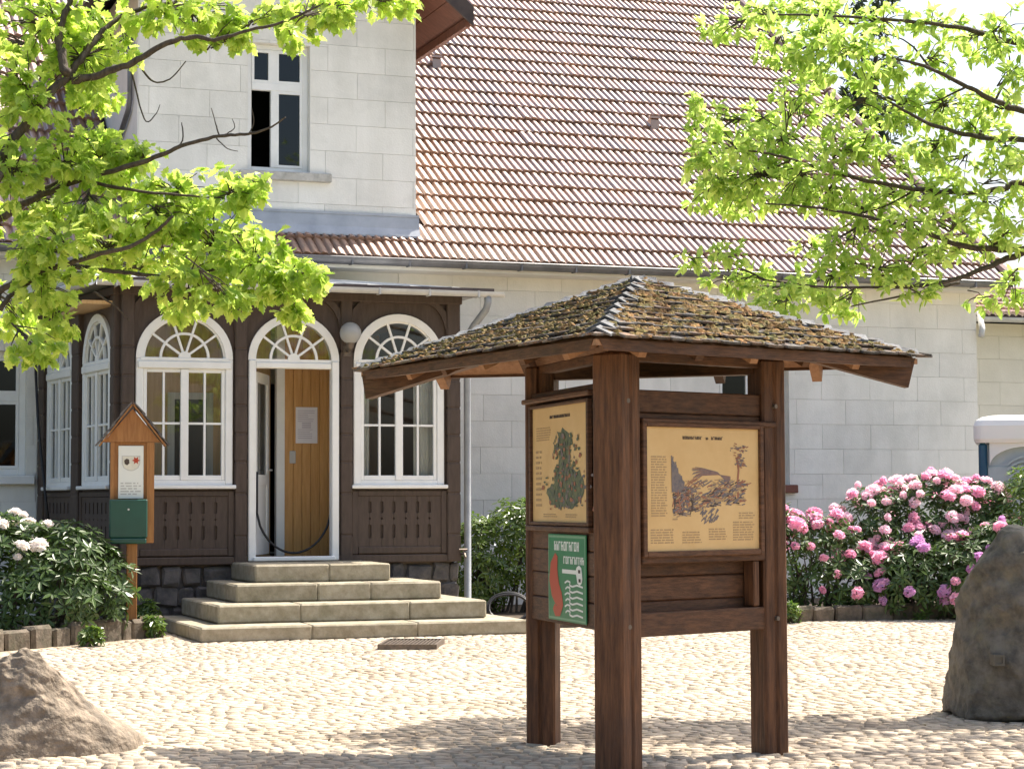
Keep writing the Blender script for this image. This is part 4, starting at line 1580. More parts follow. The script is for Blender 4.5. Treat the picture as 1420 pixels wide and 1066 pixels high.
# drawing: dark conifers at left, broad hill, heath strokes, tall pine at right
for k in range(70):
    x = .165 + ink.uniform(0, .085); t_ = 1 - (x - .165) / .085
    top = .34 + .17 * t_ * ink.uniform(.65, 1)
    stroke(mb, [(x, .31), (x + ink.uniform(-.006, .006), top)], ink.uniform(.004, .010), yk - .0008 - k * 1e-5, 2)
for k in range(14):
    x = .29 + k * .012
    stroke(mb, [(.29 + ink.uniform(0, .03), .365 + k * .006), (.36, .40 + k * .003), (.46, .405 + k * .001), (.545, .395 - k * .004)], .0035, yk - .0006 - k * 1e-5, 2 if k % 3 else 3)
for k in range(420):
    x = ink.uniform(.165, .62)
    lim = .17 + .12 * abs(x - .40) / .25
    z = ink.uniform(max(.16, .30 - (.62 - x) * .30), .315 + .02 * sin(x * 30))
    if x > .5: z = ink.uniform(.24, .36)
    L = ink.uniform(.012, .05)
    a = ink.uniform(-.25, .75)
    stroke(mb, [(x, z), (x + L * cos(a), z + L * sin(a))], ink.uniform(.003, .010), yk - .0006 - k * 2e-6, ink.choice((2, 2, 0, 3, 1)))
for k in range(30):
    x = ink.uniform(.33, .45); a = R(ink.uniform(35, 75))
    z = ink.uniform(.14, .22)
    stroke(mb, [(x, z), (x + .03 * cos(a), z + .03 * sin(a))], .006, yk - .0009 - k * 1e-5, 2)
for k in range(40):
    x = ink.uniform(.24, .52)
    stroke(mb, [(x, .325 + ink.uniform(0, .05)), (x + ink.uniform(.02, .07), .325 + ink.uniform(.0, .06))], ink.uniform(.003, .007), yk - .0007 - k * 1e-5, ink.choice((1, 3, 2)))
for k in range(60):
    x = ink.uniform(.165, .30)
    stroke(mb, [(x, ink.uniform(.19, .33)), (x + ink.uniform(-.02, .03), ink.uniform(.19, .33))], ink.uniform(.003, .008), yk - .0008 - k * 1e-5, ink.choice((2, 3, 0)))
stroke(mb, [(.595, .26), (.592, .36), (.60, .43), (.588, .50)], .012, yk - .001, 3)
for k in range(130):
    q = ink.choice(((.60, .545, .05, .022), (.60, .50, .035, .025), (.61, .46, .03, .014), (.625, .352, .035, .012)))
    x, z = q[0] + ink.gauss(0, .5) * q[2], q[1] + ink.gauss(0, .5) * q[3]
    stroke(mb, [(x, z), (x + ink.uniform(.006, .02), z + ink.uniform(-.008, .008))], .005, yk - .0012 - k * 1e-5, ink.choice((2, 3)))
mb.v = [(p[0] * RW / .735, p[1], p[2]) for p in mb.v]
mb.build('print', [m_ink, m_ink_soft, m_ink_blue, m_ink_red], b1)
mb = MB()
t = .03
mb.box(-t, 0, -.03, .0, -t, RH + t, bev=.004); mb.box(RW, RW + t, -.03, .0, -t, RH + t, bev=.004); mb.box(0, RW, -.03, 0, -t, 0, bev=.004); mb.box(0, RW, -.03, 0, RH, RH + t, bev=.004)
mb.build('frame', m_kwood_h, b1)

# left board: green map print
LW, LHt = 1.0, .64
b2 = sign_thing('information_board', 'framed ochre information board with dark green map print on shelter left side', TS(KN + el * 1.15 + nl * .085, -el, nl), .0, 1.285)
mb = MB(); mb.box(0, LW, -.012, 0, 0, LHt); mb.build('print_sheet', m_poster, b2)
mb = MB()
glyph_line(mb, .26, .55, .575, .592, yk, 0, ink)
text_lines(mb, .06, .28, .53, .44, .0135, yk, 1, ink)
text_lines(mb, .05, .14, .40, .06, .03, yk, 1, ink)
text_lines(mb, .16, .36, .045, .02, .012, yk, 1, ink)
text_lines(mb, .48, .64, .045, .02, .012, yk, 1, ink)
# map body built from ragged patches
def blob(cx, cz, rx, rz, mi, y, n=18, j=.28):
    vs = [(cx, y, cz)]
    for i in range(n):
        a = 2 * pi * i / n
        k_ = 1 + ink.uniform(-j, j)
        vs.append((cx + rx * k_ * cos(a), y, cz + rz * k_ * sin(a)))
    mb.add(vs, [(0, 1 + (i + 1) % n, 1 + i) for i in range(n)], mi)
k0 = 0
for (cx, cz, rx, rz) in ((.46, .45, .10, .06), (.47, .36, .085, .08), (.46, .27, .11, .07), (.48, .19, .17, .07), (.45, .13, .21, .06), (.62, .20, .10, .08), (.33, .16, .10, .06)):
    blob(cx, cz, rx, rz, 4, yk - .0004 - k0 * 2e-4); k0 += 1
for k in range(230):
    x, z = ink.gauss(.48, .13), ink.uniform(.07, .48)
    if z < .3 or abs(x - .5) < .2: blob(x, z, ink.uniform(.006, .022), ink.uniform(.004, .014), ink.choice((4, 4, 2, 3)), yk - .0022 - k * 1e-5, 7)
mb.v = [(p[0] * LW / .80, p[1], p[2]) for p in mb.v]
mb.build('print', [m_ink, m_ink_soft, m_ink_blue, m_ink_red, m_ink_green], b2)
mb = MB()
mb.box(-t, 0, -.03, .0, -t * .6, LHt + t * .6, bev=.004); mb.box(LW, LW + t, -.03, .0, -t * .6, LHt + t * .6, bev=.004); mb.box(0, LW, -.03, 0, -t * .6, 0, bev=.004); mb.box(0, LW, -.03, 0, LHt, LHt + t * .6, bev=.004)
mb.build('frame', m_kwood_h, b2)

# green sign with the red curved pod
GW, GHt = .66, .475
b3 = sign_thing('green_sign', 'green enamel sign with red curved pod and white lettering below the map board', TS(KN + el * .885 + nl * .085, -el, nl), .0, .745)
mb = MB(); mb.box(0, GW, -.006, 0, 0, GHt, bev=.002); mb.build('plate', m_sgreen, b3)
mb = MB()
yg = -.0064
bw_ = .012
mb.box(.008, GW - .008, yg - .001, yg, GHt - .02, GHt - .008, mi=2); mb.box(.008, GW - .008, yg - .001, yg, .008, .018, mi=2)
mb.box(.008, .02, yg - .001, yg, .018, GHt - .02, mi=2); mb.box(GW - .02, GW - .008, yg - .001, yg, .018, GHt - .02, mi=2)
n_keep = len(mb.v)
glyph_line(mb, .09, .44, .385, .435, yg, 0, ink)
glyph_line(mb, .22, .50, .315, .355, yg, 0, ink)
mb.box(.20, .42, yg - .001, yg, .262, .284, mi=0)
blob2 = [(.385, .275), (.40, .30), (.43, .312), (.46, .30), (.47, .27), (.475, .24), (.465, .215), (.44, .205), (.41, .215), (.40, .245)]
mb.prism(blob2, yg - .002, yg - .001, mi=0)
mb.box(.425, .45, yg - .004, yg - .003, .27, .288, mi=3); mb.box(.43, .455, yg - .004, yg - .003, .222, .24, mi=3)
for j in range(6):
    z = .20 - j * .032
    pts = [(.235 + .01 * (j % 2), z + .010), (.27, z + .022), (.31, z + .018), (.30, z), (.34, z - .006), (.40, z + .004), (.48, z - .004)]
    stroke(mb, pts, .010, yg - .001 - j * 1e-5, 0)
# the pod
cl = [(.12, .36), (.085, .30), (.08, .23), (.105, .165), (.15, .12), (.17, .085), (.15, .055), (.11, .05), (.08, .075)]
wd = [.04, .10, .125, .125, .11, .085, .07, .06, .04]
for i in range(len(cl) - 1):
    (x0, z0), (x1, z1) = cl[i], cl[i + 1]
    dx, dz = x1 - x0, z1 - z0
    def nrm(k):
        a, b = cl[max(k - 1, 0)], cl[min(k + 1, len(cl) - 1)]
        tx, tz = b[0] - a[0], b[1] - a[1]
        L = sqrt(tx * tx + tz * tz)
        return -tz / L, tx / L
    n0, n1n = nrm(i), nrm(i + 1)
    w0, w1 = wd[i] / 2, wd[i + 1] / 2
    mb.add([(x0 + n0[0] * w0, yg - .0012, z0 + n0[1] * w0), (x0 - n0[0] * w0, yg - .0012, z0 - n0[1] * w0), (x1 - n1n[0] * w1, yg - .0012, z1 - n1n[1] * w1), (x1 + n1n[0] * w1, yg - .0012, z1 + n1n[1] * w1)], [(0, 1, 2, 3)], 1)
mb.v = [(p[0] * .66 / .52, p[1], p[2]) if (n_v >= n_keep) else p for n_v, p in enumerate(mb.v)]
mb.build('print', [m_swhite, m_sred, M('sign_border', (0.16, 0.34, 0.2), None, .4), m_ink], b3)

# ================================================================== DISPLAY POST WITH LETTERBOX
mp = gnd(182, 884)
dp = thing('display_post', 'small roofed wooden display post with green letterbox beside the steps', 'display post', mp, R(12))
sc_ = mp.y / F_PX                      # metres per photo pixel there
ppm = 1 / sc_


def Z(yp): return CAM_H + (HORIZON + .002 * 520 - yp) * sc_


mb = MB(); mb.box(-.055, .055, -.03, .06, -.01, Z(752), bev=.006); mb.build('post', m_boxwood, dp)
zb0, zb1 = Z(752), Z(612)
mb = MB(); mb.box(-.225, .225, .0, .085, zb0 + .005, zb1, bev=.006)
mb.box(-.225, -.185, -.035, -.001, zb0 + .01, zb1 - .002); mb.box(.15, .225, -.035, -.001, zb0 + .01, zb1 - .002)
mb.prism([(-.30, zb1), (.285, zb1), (.0, Z(566))], -.03, .085)
body = mb.build('case', m_boxwood, dp)
mb = MB(); mb.box(-.145, .115, -.018, -.002, Z(690) + .025, Z(617), bev=.003); plate = mb.build('emblem_plate', m_swhite, dp)
mb = MB()
zc = Z(640); xc = -.015
shield = [(-.095, .07), (.095, .07), (.095, -.015), (.075, -.06), (.03, -.085), (0, -.09), (-.03, -.085), (-.075, -.06), (-.095, -.015)]
mb.prism([(xc + a, zc + b) for a, b in shield], -.0205, -.0185, mi=0)
mb.prism([(xc + a * .90, zc + b * .90) for a, b in shield], -.0215, -.0206, mi=1)
mb.prism([(xc - .07, zc + .02), (xc - .045, zc + .04), (xc - .02, zc + .03), (xc - .015, zc - .01), (xc - .04, zc - .03), (xc - .065, zc - .015)], -.023, -.0216, mi=2)
st = []
for i in range(12):
    a = pi * i / 6
    rr_ = .045 if i % 2 == 0 else .022
    st.append((xc + .052 + rr_ * cos(a), zc + .02 + rr_ * sin(a)))
mb.prism(st, -.023, -.0216, mi=3)
mb.build('emblem', [m_grey, M('emblem_cream', (0.62, 0.6, 0.5), (.7, .68, .58), .6, 20), m_ink, m_sred], plate)
mb = MB(); mb.box(-.145, .115, -.018, -.002, Z(690), Z(690) + .012 + .16 * .0 + .155 * 1.0, bev=.003); 
tp = MB(); tp.box(-.145, .115, -.019, -.002, Z(690), Z(664), bev=.003); tplate = tp.build('text_plate', m_swhite, dp)
tl_ = MB(); text_lines(tl_, -.12, .09, Z(668), Z(688), .028, -.0195, 0, ink); tl_.build('print', M('plate_print', (0.45, 0.45, 0.43), None, .6), tplate)
mb = MB()
mb.box(-.235, .155, -.15, -.002, Z(752) + .06, Z(691), bev=.012)
lb = mb.build('letterbox', m_letterbox, dp)
mb = MB(); mb.box(-.225, .145, -.156, -.02, Z(752) - .0, Z(752) + .058, bev=.012); mb.build('flap', m_letterbox, lb)
mb = MB(); mb.tube([(-.04, -.150, Z(705)), (-.04, -.156, Z(705))], .011, 8); mb.build('lock', m_grey, lb)
# roof of overlapping shingles
apz = Z(561)
for sg in (1, -1):
    e0 = V((sg * .335, 0, Z(618))); a0 = V((0, 0, apz))
    dd = (a0 - e0).normalized(); nn_ = V((-dd.z * sg, 0, dd.x * sg)); 
    if nn_.z < 0: nn_ = -nn_
    Ls = (a0 - e0).length
    q = MB(); vs = [e0 + V((0, -.10, 0)), a0 + V((0, -.10, 0)), a0 + V((0, .16, 0)), e0 + V((0, .16, 0))]
    q.add(vs + [v + nn_ * .015 for v in vs], [(0, 1, 2, 3), (7, 6, 5, 4), (0, 4, 5, 1), (1, 5, 6, 2), (2, 6, 7, 3), (3, 7, 4, 0)])
    rp = q.build('roof', m_boxwood, dp)
    nr_ = 4
    for j in range(nr_):
        for k in range(3):
            y0, y1 = -.125 + k * .10 + .003, -.125 + (k + 1) * .10 - .003
            p = e0 + dd * (Ls * j / nr_ - .02) + nn_ * .034
            q_ = e0 + dd * (Ls * (j + 1) / nr_ + .015) + nn_ * .018
            vs = [V((p.x, y0, p.z)), V((p.x, y1, p.z)), V((q_.x, y1, q_.z)), V((q_.x, y0, q_.z))]
            vs += [v + nn_ * .014 for v in vs]
            s_ = MB(); s_.add(vs, [(3, 2, 1, 0), (4, 5, 6, 7), (0, 1, 5, 4), (1, 2, 6, 5), (2, 3, 7, 6), (3, 0, 4, 7)]); s_.build('shingle', m_slate_s, rp)

# ================================================================== ROCKS
def rand_dir(r_):
    while True:
        v = V((r_.uniform(-1, 1), r_.uniform(-1, 1), r_.uniform(-1, 1)))
        if .05 < v.length < 1: return v.normalized()


def rock_mesh(name, loc, shape, mat, sub, label, amp, freq, seed, amp2=.02, lean=0.0, cuts=0, zc=.8):
    import bmesh
    bm = bmesh.new()
    bmesh.ops.create_icosphere(bm, subdivisions=sub, radius=1.0)
    off = V((seed * 7.3, seed * 3.1, seed * 5.7))
    for v in bm.verts:
        p = V(shape(v.co.normalized()))
        n_ = v.co.normalized()
        r_ = noise.multi_fractal(p * freq + off, 0.9, 2.1, 5) - 1.0
        cell = noise.cell(p * freq * 1.3 + off)
        p += n_ * (r_ * amp + noise.noise(p * freq * 5 + off) * amp2)
        p.y -= lean * max(p.z, 0)
        v.co = p
    # broken faces: planes that cut the lump
    rr_ = random.Random(seed * 17 + 5)
    cen = sum((v.co for v in bm.verts), V((0, 0, 0))) / len(bm.verts)
    for _ in range(cuts):
        n_ = rand_dir(rr_)
        n_.z = abs(n_.z) * zc
        n_.normalize()
        mx_ = max((v.co - cen).dot(n_) for v in bm.verts)
        lim = mx_ * rr_.uniform(.86, .96)
        for v in bm.verts:
            d_ = (v.co - cen).dot(n_)
            if d_ > lim:
                v.co -= n_ * (d_ - lim) * .85
    for v in bm.verts:
        q_ = v.co
        v.co = q_ + V((noise.noise(q_ * 9 + off), noise.noise(q_ * 9 - off), noise.noise(q_ * 9 + off * 2))) * amp2 + V((noise.noise(q_ * 26 + off), noise.noise(q_ * 26 - off), noise.noise(q_ * 26 + off * 3))) * amp2 * .7
    bm.normal_update()
    me = bpy.data.meshes.new(name)
    bm.to_mesh(me); bm.free()
    me.materials.append(mat)
    me.polygons.foreach_set('use_smooth', [True] * len(me.polygons))
    o_ = bpy.data.objects.new(name, me)
    col.objects.link(o_)
    o_.location = loc
    tag(o_, label, 'rock' if 'rock' in name else 'boulder')
    return o_


def hull_shape(prof, hgt, yd):
    """prof: list of (z fraction, xmin, xmax); a superellipse section per height"""
    def f(n_):
        zf = (n_.z + 1) / 2
        zf = min(max(zf, 0), 1)
        for (a, l0, r0), (b, l1, r1) in zip(prof[:-1], prof[1:]):
            if a <= zf <= b:
                k_ = (zf - a) / (b - a)
                l_, r_ = l0 + (l1 - l0) * k_, r0 + (r1 - r0) * k_
                break
        h_ = V((n_.x, n_.y, 0))
        h_ = h_.normalized() if h_.length > 1e-5 else V((0, 0, 0))
        rad = min(1.0, sqrt(max(0, 1 - n_.z ** 2)) * 2.2)
        x = (l_ + r_) / 2 + h_.x * (r_ - l_) / 2 * rad
        w = (r_ - l_)
        return V((x, h_.y * w * .5 * yd * rad, zf * hgt))
    return f


rk = gnd(40, 1043)
rock_mesh('rock', (rk.x - .07, rk.y + .25, -.05), hull_shape([(0, -.95, .74), (.06, -.97, .76), (.22, -.85, .64), (.42, -.60, .47), (.62, -.36, .33), (.8, -.17, .21), (1.0, .0, .09)], .63, .75), m_rock, 6,
          'low brown pyramid-shaped rock lying on the cobbles at the left edge', .05, 2.6, 1, .012, .55, 13, .3)
bk = gnd(1310, 1003)
bo = rock_mesh('boulder', (bk.x + .70, bk.y + .45, -.05), hull_shape([(0, -.64, .75), (.05, -.65, .78), (.3, -.60, .74), (.55, -.53, .66), (.75, -.45, .58), (.88, -.31, .46), (.96, -.16, .30), (1.0, .0, .14)], 1.36, .75), m_boulder, 6,
               'tall dark mossy standing boulder with a small square plate', .07, 2.2, 3, .012, .06, 14)
plq = MB()
pc = at(1385, 915, bk.y - .045)
loc = pc - bo.location
for a, b, c, d in ((-.034, -.02, -.034, .034), (.02, .034, -.034, .034), (-.02, .02, .02, .034), (-.02, .02, -.034, -.02)):
    plq.box(loc.x + a, loc.x + b, loc.y - .02, loc.y + .1, loc.z + c, loc.z + d)
plq.box(loc.x - .02, loc.x + .02, loc.y - .012, loc.y + .1, loc.z - .02, loc.z + .02)
plq.build('square_plate', M('plate_grey', (0.10, 0.09, 0.07), None, .6), bo)

# ================================================================== EDGING STONES
def edging(label, pts, h, seed, w=.18):
    r_ = random.Random(seed)
    o_ = thing('stone_edging', label, 'edging', pts[0], 0, 'stone edgings of the beds')
    for a, b in zip(pts[:-1], pts[1:]):
        L = (b - a).length
        d = (b - a).normalized()
        ang = atan2(d.y, d.x)
        x = 0
        while x < L - .02:
            ww = min(r_.uniform(.22, .42), L - x)
            if L - x - ww < .12: ww = L - x
            c = a + d * (x + ww / 2)
            q = MB()
            hh = h * r_.uniform(.85, 1.08)
            vs, fs = bevel_box(-ww / 2 + .006, ww / 2 - .006, -w / 2, w / 2, -.04, hh, .028)
            q.add([(p[0] + r_.uniform(-.01, .01), p[1] + r_.uniform(-.012, .012), p[2] + r_.uniform(-.012, .012)) for p in vs], fs)
            s_ = q.build('stone', m_edge, o_)
            s_.location = c - pts[0]
            s_.rotation_euler = (r_.uniform(-.05, .05), r_.uniform(-.03, .03), ang + r_.uniform(-.05, .05))
            x += ww
    return o_


edging('rough brown stone edging around the white-flowered bed on the left', [HW(-4.6, 7.35), HW(-3.07, 6.05), HW(-1.66, 4.80), HW(-1.28, 4.55)], .21, 3)
edging('low brown stone kerb in front of the pink rhododendrons', [HW(3.05, 4.75), HW(5.9, 4.86), HW(7.9, 5.05), HW(10.3, 3.6)], .19, 6)


# ================================================================== FOLIAGE
def leaf_poly(shape):
    if shape == 'lobed':
        h = [(0, 0), (.10, .05), (.22, .20), (.30, .34), (.40, .20), (.52, .40), (.62, .22), (.74, .28), (.82, .12), (1, 0)]
    elif shape == 'oval':
        h = [(0, 0), (.18, .16), (.45, .24), (.75, .16), (1, 0)]
    else:
        h = [(0, 0), (.25, .13), (.6, .15), (1, 0)]
    return h


def add_leaf(mb, p, d, n_, size, h, fold=.25, curl=.15):
    d = d.normalized()
    s = d.cross(n_)
    if s.length < 1e-4: s = d.orthogonal()
    s.normalize()
    n_ = s.cross(d).normalized()
    o = len(mb.v)
    m_ = len(h)
    for sg in (1, -1):
        for (t_, w) in h:
            q = p + d * (t_ * size) + s * (sg * w * size) + n_ * (w * size * fold - curl * size * t_ * t_)
            mb.v.append((q.x, q.y, q.z))
    # join the halves along the midrib so that each leaf is one island
    mb.f.append(tuple(o + i for i in range(m_))); mb.mi.append(0)
    mb.f.append(tuple([o] + [o + m_ - 1] + [o + m_ + i for i in range(m_ - 2, 0, -1)])); mb.mi.append(0)


def rand_dir(r_):
    while True:
        v = V((r_.uniform(-1, 1), r_.uniform(-1, 1), r_.uniform(-1, 1)))
        if .05 < v.length < 1: return v.normalized()


class Tree:
    def __init__(self, name, label, base, seed):
        self.root = thing(name, label, 'tree', base)
        self.base = V(base)
        self.r = random.Random(seed)
        self.br = []            # (point, radius) samples of branches
        self.leaf = MB()
        self.twig = MB()

    def branch(self, pts, r0, r1, name='branch', n=7):
        # smooth and roughen
        P = [V(p) for p in pts]
        out, rad = [], []
        m_ = len(P)
        for i in range(m_ - 1):
            p0, p1, p2, p3 = P[max(i - 1, 0)], P[i], P[i + 1], P[min(i + 2, m_ - 1)]
            for k in range(6):
                t_ = k / 6
                q = .5 * ((2 * p1) + (p2 - p0) * t_ + (2 * p0 - 5 * p1 + 4 * p2 - p3) * t_ * t_ + (3 * p1 - p0 - 3 * p2 + p3) * t_ ** 3)
                out.append(q)
        out.append(P[-1])
        L = len(out)
        for i, q in enumerate(out):
            f = i / (L - 1)
            rr_ = r0 + (r1 - r0) * f ** .8
            rad.append(rr_ * (1 + self.r.uniform(-.08, .08)))
            if 0 < i < L - 1: out[i] = q + rand_dir(self.r) * rr_ * .35
            self.br.append(out[i])
        mb = MB(); mb.tube(out, rad, n)
        mb.build(name, m_bark, self.root, smooth=True, world=True)

    def nearest(self, p):
        return min(self.br, key=lambda q: (q - p).length_squared)

    def cluster(self, c, rx, ry, rz, n, size, shape, droop=.5, per=6):
        """n rosettes of leaves in an ellipsoid, each on its own twig"""
        h = leaf_poly(shape)
        r_ = self.r
        hub = self.nearest(c)
        for k in range(n):
            v = rand_dir(r_) * (r_.random() ** .45)
            p = c + V((v.x * rx, v.y * ry, v.z * rz))
            src = hub.lerp(c, r_.uniform(.35, .95))
            mid = src.lerp(p, .6) + V((0, 0, .08 * (p - src).length))
            if k % 2 == 0: self.twig.tube([src, mid, p], [.006, .004, .0022], 4, caps=False)
            ax = (p - src).normalized() if (p - src).length > .01 else rand_dir(r_)
            m_ = r_.randint(per - 2, per + 1)
            for i in range(m_):
                d = (ax * .5 + rand_dir(r_) * 1.0 + V((0, 0, -droop)))
                n_ = V((r_.gauss(0, .5), r_.gauss(0, .5), 1)).normalized()
                add_leaf(self.leaf, p + rand_dir(r_) * size * .25, d, n_, size * r_.uniform(.65, 1.2), h, r_.uniform(.05, .4), r_.uniform(0, .3))

    def finish(self, mat):
        self.leaf.build('foliage', mat, self.root, world=True, kind='stuff')
        self.twig.build('twigs', m_bark, self.root, world=True, kind='stuff')


# ---- left tree, close, large lobed leaves
LT = Tree('maple_tree', 'bright yellow-green maple with drooping boughs before the house, at left', (-5.2, 12.2, 0), 31)
YL = 12.0
b_ = LT.base
LT.branch([b_, b_ + V((.05, 0, 1.0)), b_ + V((.0, .1, 2.2)), b_ + V((.2, 0, 3.4)), b_ + V((.1, .1, 5.0)), b_ + V((.3, 0, 6.6)), b_ + V((.2, -.1, 8.0))], .26, .07, 'trunk', 12)


def pxl(lst, Y, dy=0.0):
    return [at(x, y_, Y + dy * i / max(1, len(lst) - 1)) for i, (x, y_) in enumerate(lst)]


LT.branch([b_ + V((0, .1, 2.4))] + pxl([(-60, 280), (0, 220), (50, 152), (95, 105), (125, 65), (152, 34), (190, 14), (240, 4)], YL - .75, .5), .038, .010)
LT.branch(pxl([(91, 103), (84, 70), (82, 45), (98, 0), (110, -40)], YL - .65, .2), .030, .012)
LT.branch(pxl([(100, 112), (150, 100), (190, 84), (230, 61), (270, 51), (297, 56), (338, 44), (395, 30), (450, 5)], YL - .55, -.2), .024, .006)
LT.branch(pxl([(130, 65), (165, 55), (200, 30), (235, 10), (260, -20)], YL + .2, .3), .022, .008)
LT.branch([b_ + V((.05, .1, 1.9))] + pxl([(-60, 350), (0, 305), (50, 274), (112, 250), (203, 223), (250, 203), (304, 189), (345, 186), (372, 178), (396, 163)], YL - .2, -.5), .028, .004)
LT.branch(pxl([(20, 292), (60, 262), (128, 237), (160, 212), (182, 197)], YL - .2, .1), .022, .006)
LT.branch(pxl([(203, 223), (250, 200), (252, 170)], YL - .4, 0), .007, .003)
LT.branch(pxl([(304, 189), (298, 168), (293, 150)], YL - .5, 0), .005, .002)
LT.branch(pxl([(310, 188), (325, 178), (322, 165)], YL - .5, 0), .004, .002)
LT.branch(pxl([(345, 186), (352, 170), (349, 150)], YL - .6, 0), .004, .002)
LT.branch(pxl([(300, 192), (315, 206), (330, 210)], YL - .6, 0), .004, .002)
LT.branch(pxl([(190, 84), (210, 112), (235, 110), (258, 85)], YL - .1, 0), .008, .003)
LT.branch(pxl([(182, 97), (200, 165), (215, 160), (222, 145)], YL - .1, 0), .006, .002)
LT.branch([b_ + V((.0, .05, 1.5))] + pxl([(-60, 450), (0, 405), (40, 380), (85, 368), (140, 352), (180, 342), (215, 322), (240, 300)], YL - .5, -.3), .026, .008)
LT.branch(pxl([(85, 368), (140, 375), (190, 380), (250, 385), (320, 370), (380, 380)], YL - .3, .2), .018, .006)
LT.branch(pxl([(0, 430), (20, 405), (45, 390), (70, 385)], YL - .6, .1), .016, .008)
LT.branch(pxl([(130, 405), (160, 425), (180, 445)], YL - .5, .1), .008, .003)
LT.branch(pxl([(112, 250), (170, 262), (240, 270), (310, 275)], YL - .3, .1), .014, .005)
# boughs above and outside the picture
LT.branch([b_ + V((.1, 0, 4.4)), b_ + V((1.2, .2, 5.2)), b_ + V((2.6, .3, 5.6)), b_ + V((3.6, .2, 5.5))], .07, .015)
LT.branch([b_ + V((.1, 0, 4.0)), b_ + V((-1.4, .5, 5.0)), b_ + V((-2.8, .8, 5.4))], .08, .02)
LT.branch([b_ + V((.2, 0, 5.6)), b_ + V((.6, -1.0, 6.6)), b_ + V((1.0, -2.0, 7.0))], .06, .02)
LT.branch([b_ + V((.2, 0, 5.6)), b_ + V((.2, 1.2, 6.6)), b_ + V((.5, 2.2, 7.0))], .06, .02)
CL = [(60, 35, 75, 45, 30), (20, 110, 40, 40, 9), (45, 150, 50, 30, 14), (110, 85, 50, 45, 20), (150, 50, 45, 45, 18), (128, 130, 32, 24, 10),
      (230, 18, 60, 26, 17), (285, 28, 48, 32, 19), (330, 48, 24, 20, 8), (385, 16, 32, 20, 8), (430, 22, 42, 30, 15), (465, 12, 22, 22, 6), (540, 3, 50, 9, 8), (405, 52, 12, 16, 4),
      (25, 240, 40, 34, 15), (85, 222, 45, 36, 18), (135, 205, 40, 26, 13), (60, 288, 55, 26, 16), (165, 238, 46, 30, 18), (196, 212, 22, 16, 6), (120, 290, 48, 28, 15),
      (245, 268, 50, 30, 18), (325, 262, 42, 28, 15), (350, 252, 24, 14, 5), (215, 312, 62, 36, 26), (295, 325, 70, 44, 34), (352, 362, 56, 44, 28), (398, 388, 44, 34, 19), (408, 425, 22, 20, 7),
      (438, 378, 18, 22, 5), (262, 385, 48, 32, 18), (200, 365, 50, 32, 14), (150, 335, 50, 32, 14), (88, 338, 46, 24, 11), (35, 340, 36, 26, 9), (255, 425, 32, 14, 5), (310, 408, 36, 20, 7),
      (60, 402, 52, 28, 13), (22, 440, 32, 26, 9), (46, 482, 32, 20, 8), (85, 446, 26, 20, 6), (96, 386, 34, 18, 6), (15, 190, 25, 25, 3)]
for (x, y_, rx, ry, n) in CL:
    k = YL / F_PX
    LT.cluster(at(x, y_, YL + LT.r.uniform(-.8, .25)), rx * k * 1.12, max(rx, ry) * k, ry * k * 1.15, max(2, int(n * 2.5)), .080, 'lobed', .75)
for (x, y_, z_, rad, n) in ((-5.5, 12.2, 7.2, 1.6, 90), (-7.2, 12.8, 5.8, 1.5, 80), (-4.4, 11.2, 6.8, 1.3, 70), (-4.4, 13.4, 7.0, 1.4, 70), (-3.0, 12.4, 6.1, 1.0, 60), (-6.8, 11.6, 4.3, 1.2, 60), (-5.0, 12.4, 8.4, 1.3, 60)):
    LT.cluster(V((x, y_, z_)), rad, rad, rad * .7, n, .12, 'lobed', .4)
for (x, y_, rx, ry, n) in ((-60, 60, 70, 45, 26), (-180, 20, 80, 50, 26), (-60, 180, 60, 40, 22), (-200, 150, 70, 45, 24), (-50, 290, 55, 35, 20), (-160, 300, 70, 40, 22), (-60, 400, 55, 35, 18), (-170, 430, 70, 40, 20), (-330, 60, 80, 60, 26), (-340, 240, 80, 50, 24)):
    k = YL / F_PX
    LT.cluster(at(x, y_, YL + LT.r.uniform(-.4, .4)), rx * k, rx * k, ry * k, int(n * 1.6), .085, 'lobed', .7)
LT.finish(m_leaf_l)

# ---- right tree: finer leaves, flat layered sprays
RT = Tree('beech_tree', 'light green small-leaved tree spreading layered boughs in from the right', (7.6, 14.2, 0), 47)
YR = 14.2
b_ = RT.base
RT.branch([b_, b_ + V((0, .05, 1.2)), b_ + V((-.1, .05, 2.6)), b_ + V((-.05, .1, 4.0)), b_ + V((-.2, .1, 5.6)), b_ + V((-.1, .0, 7.4)), b_ + V((-.2, 0, 9))], .30, .07, 'trunk', 12)
RB = [[(1560, 190), (1420, 155), (1380, 140), (1340, 120), (1290, 95), (1230, 78), (1180, 60)], [(1560, 215), (1420, 195), (1360, 190), (1290, 172), (1240, 145), (1205, 125)],
      [(1560, 260), (1420, 255), (1390, 262), (1340, 268), (1270, 262), (1190, 248), (1100, 222), (1060, 212), (1000, 205)], [(1560, 300), (1420, 350), (1370, 370), (1310, 392), (1250, 397), (1150, 398), (1060, 388)],
      [(1330, 392), (1290, 402), (1250, 410), (1180, 425)], [(1560, 330), (1420, 345), (1340, 342), (1280, 322), (1220, 305), (1130, 288), (1060, 282)], [(1560, 40), (1420, 60), (1340, 40), (1260, 30), (1150, 22), (1050, 20)]]
RH = [3.4, 3.2, 2.9, 2.4, None, 2.6, 4.2]
for i, lst in enumerate(RB):
    P = pxl(lst, YR, -.4)
    if RH[i]: P = [b_ + V((-.05, .05, RH[i]))] + P
    RT.branch(P, .034 if RH[i] else .012, .005)
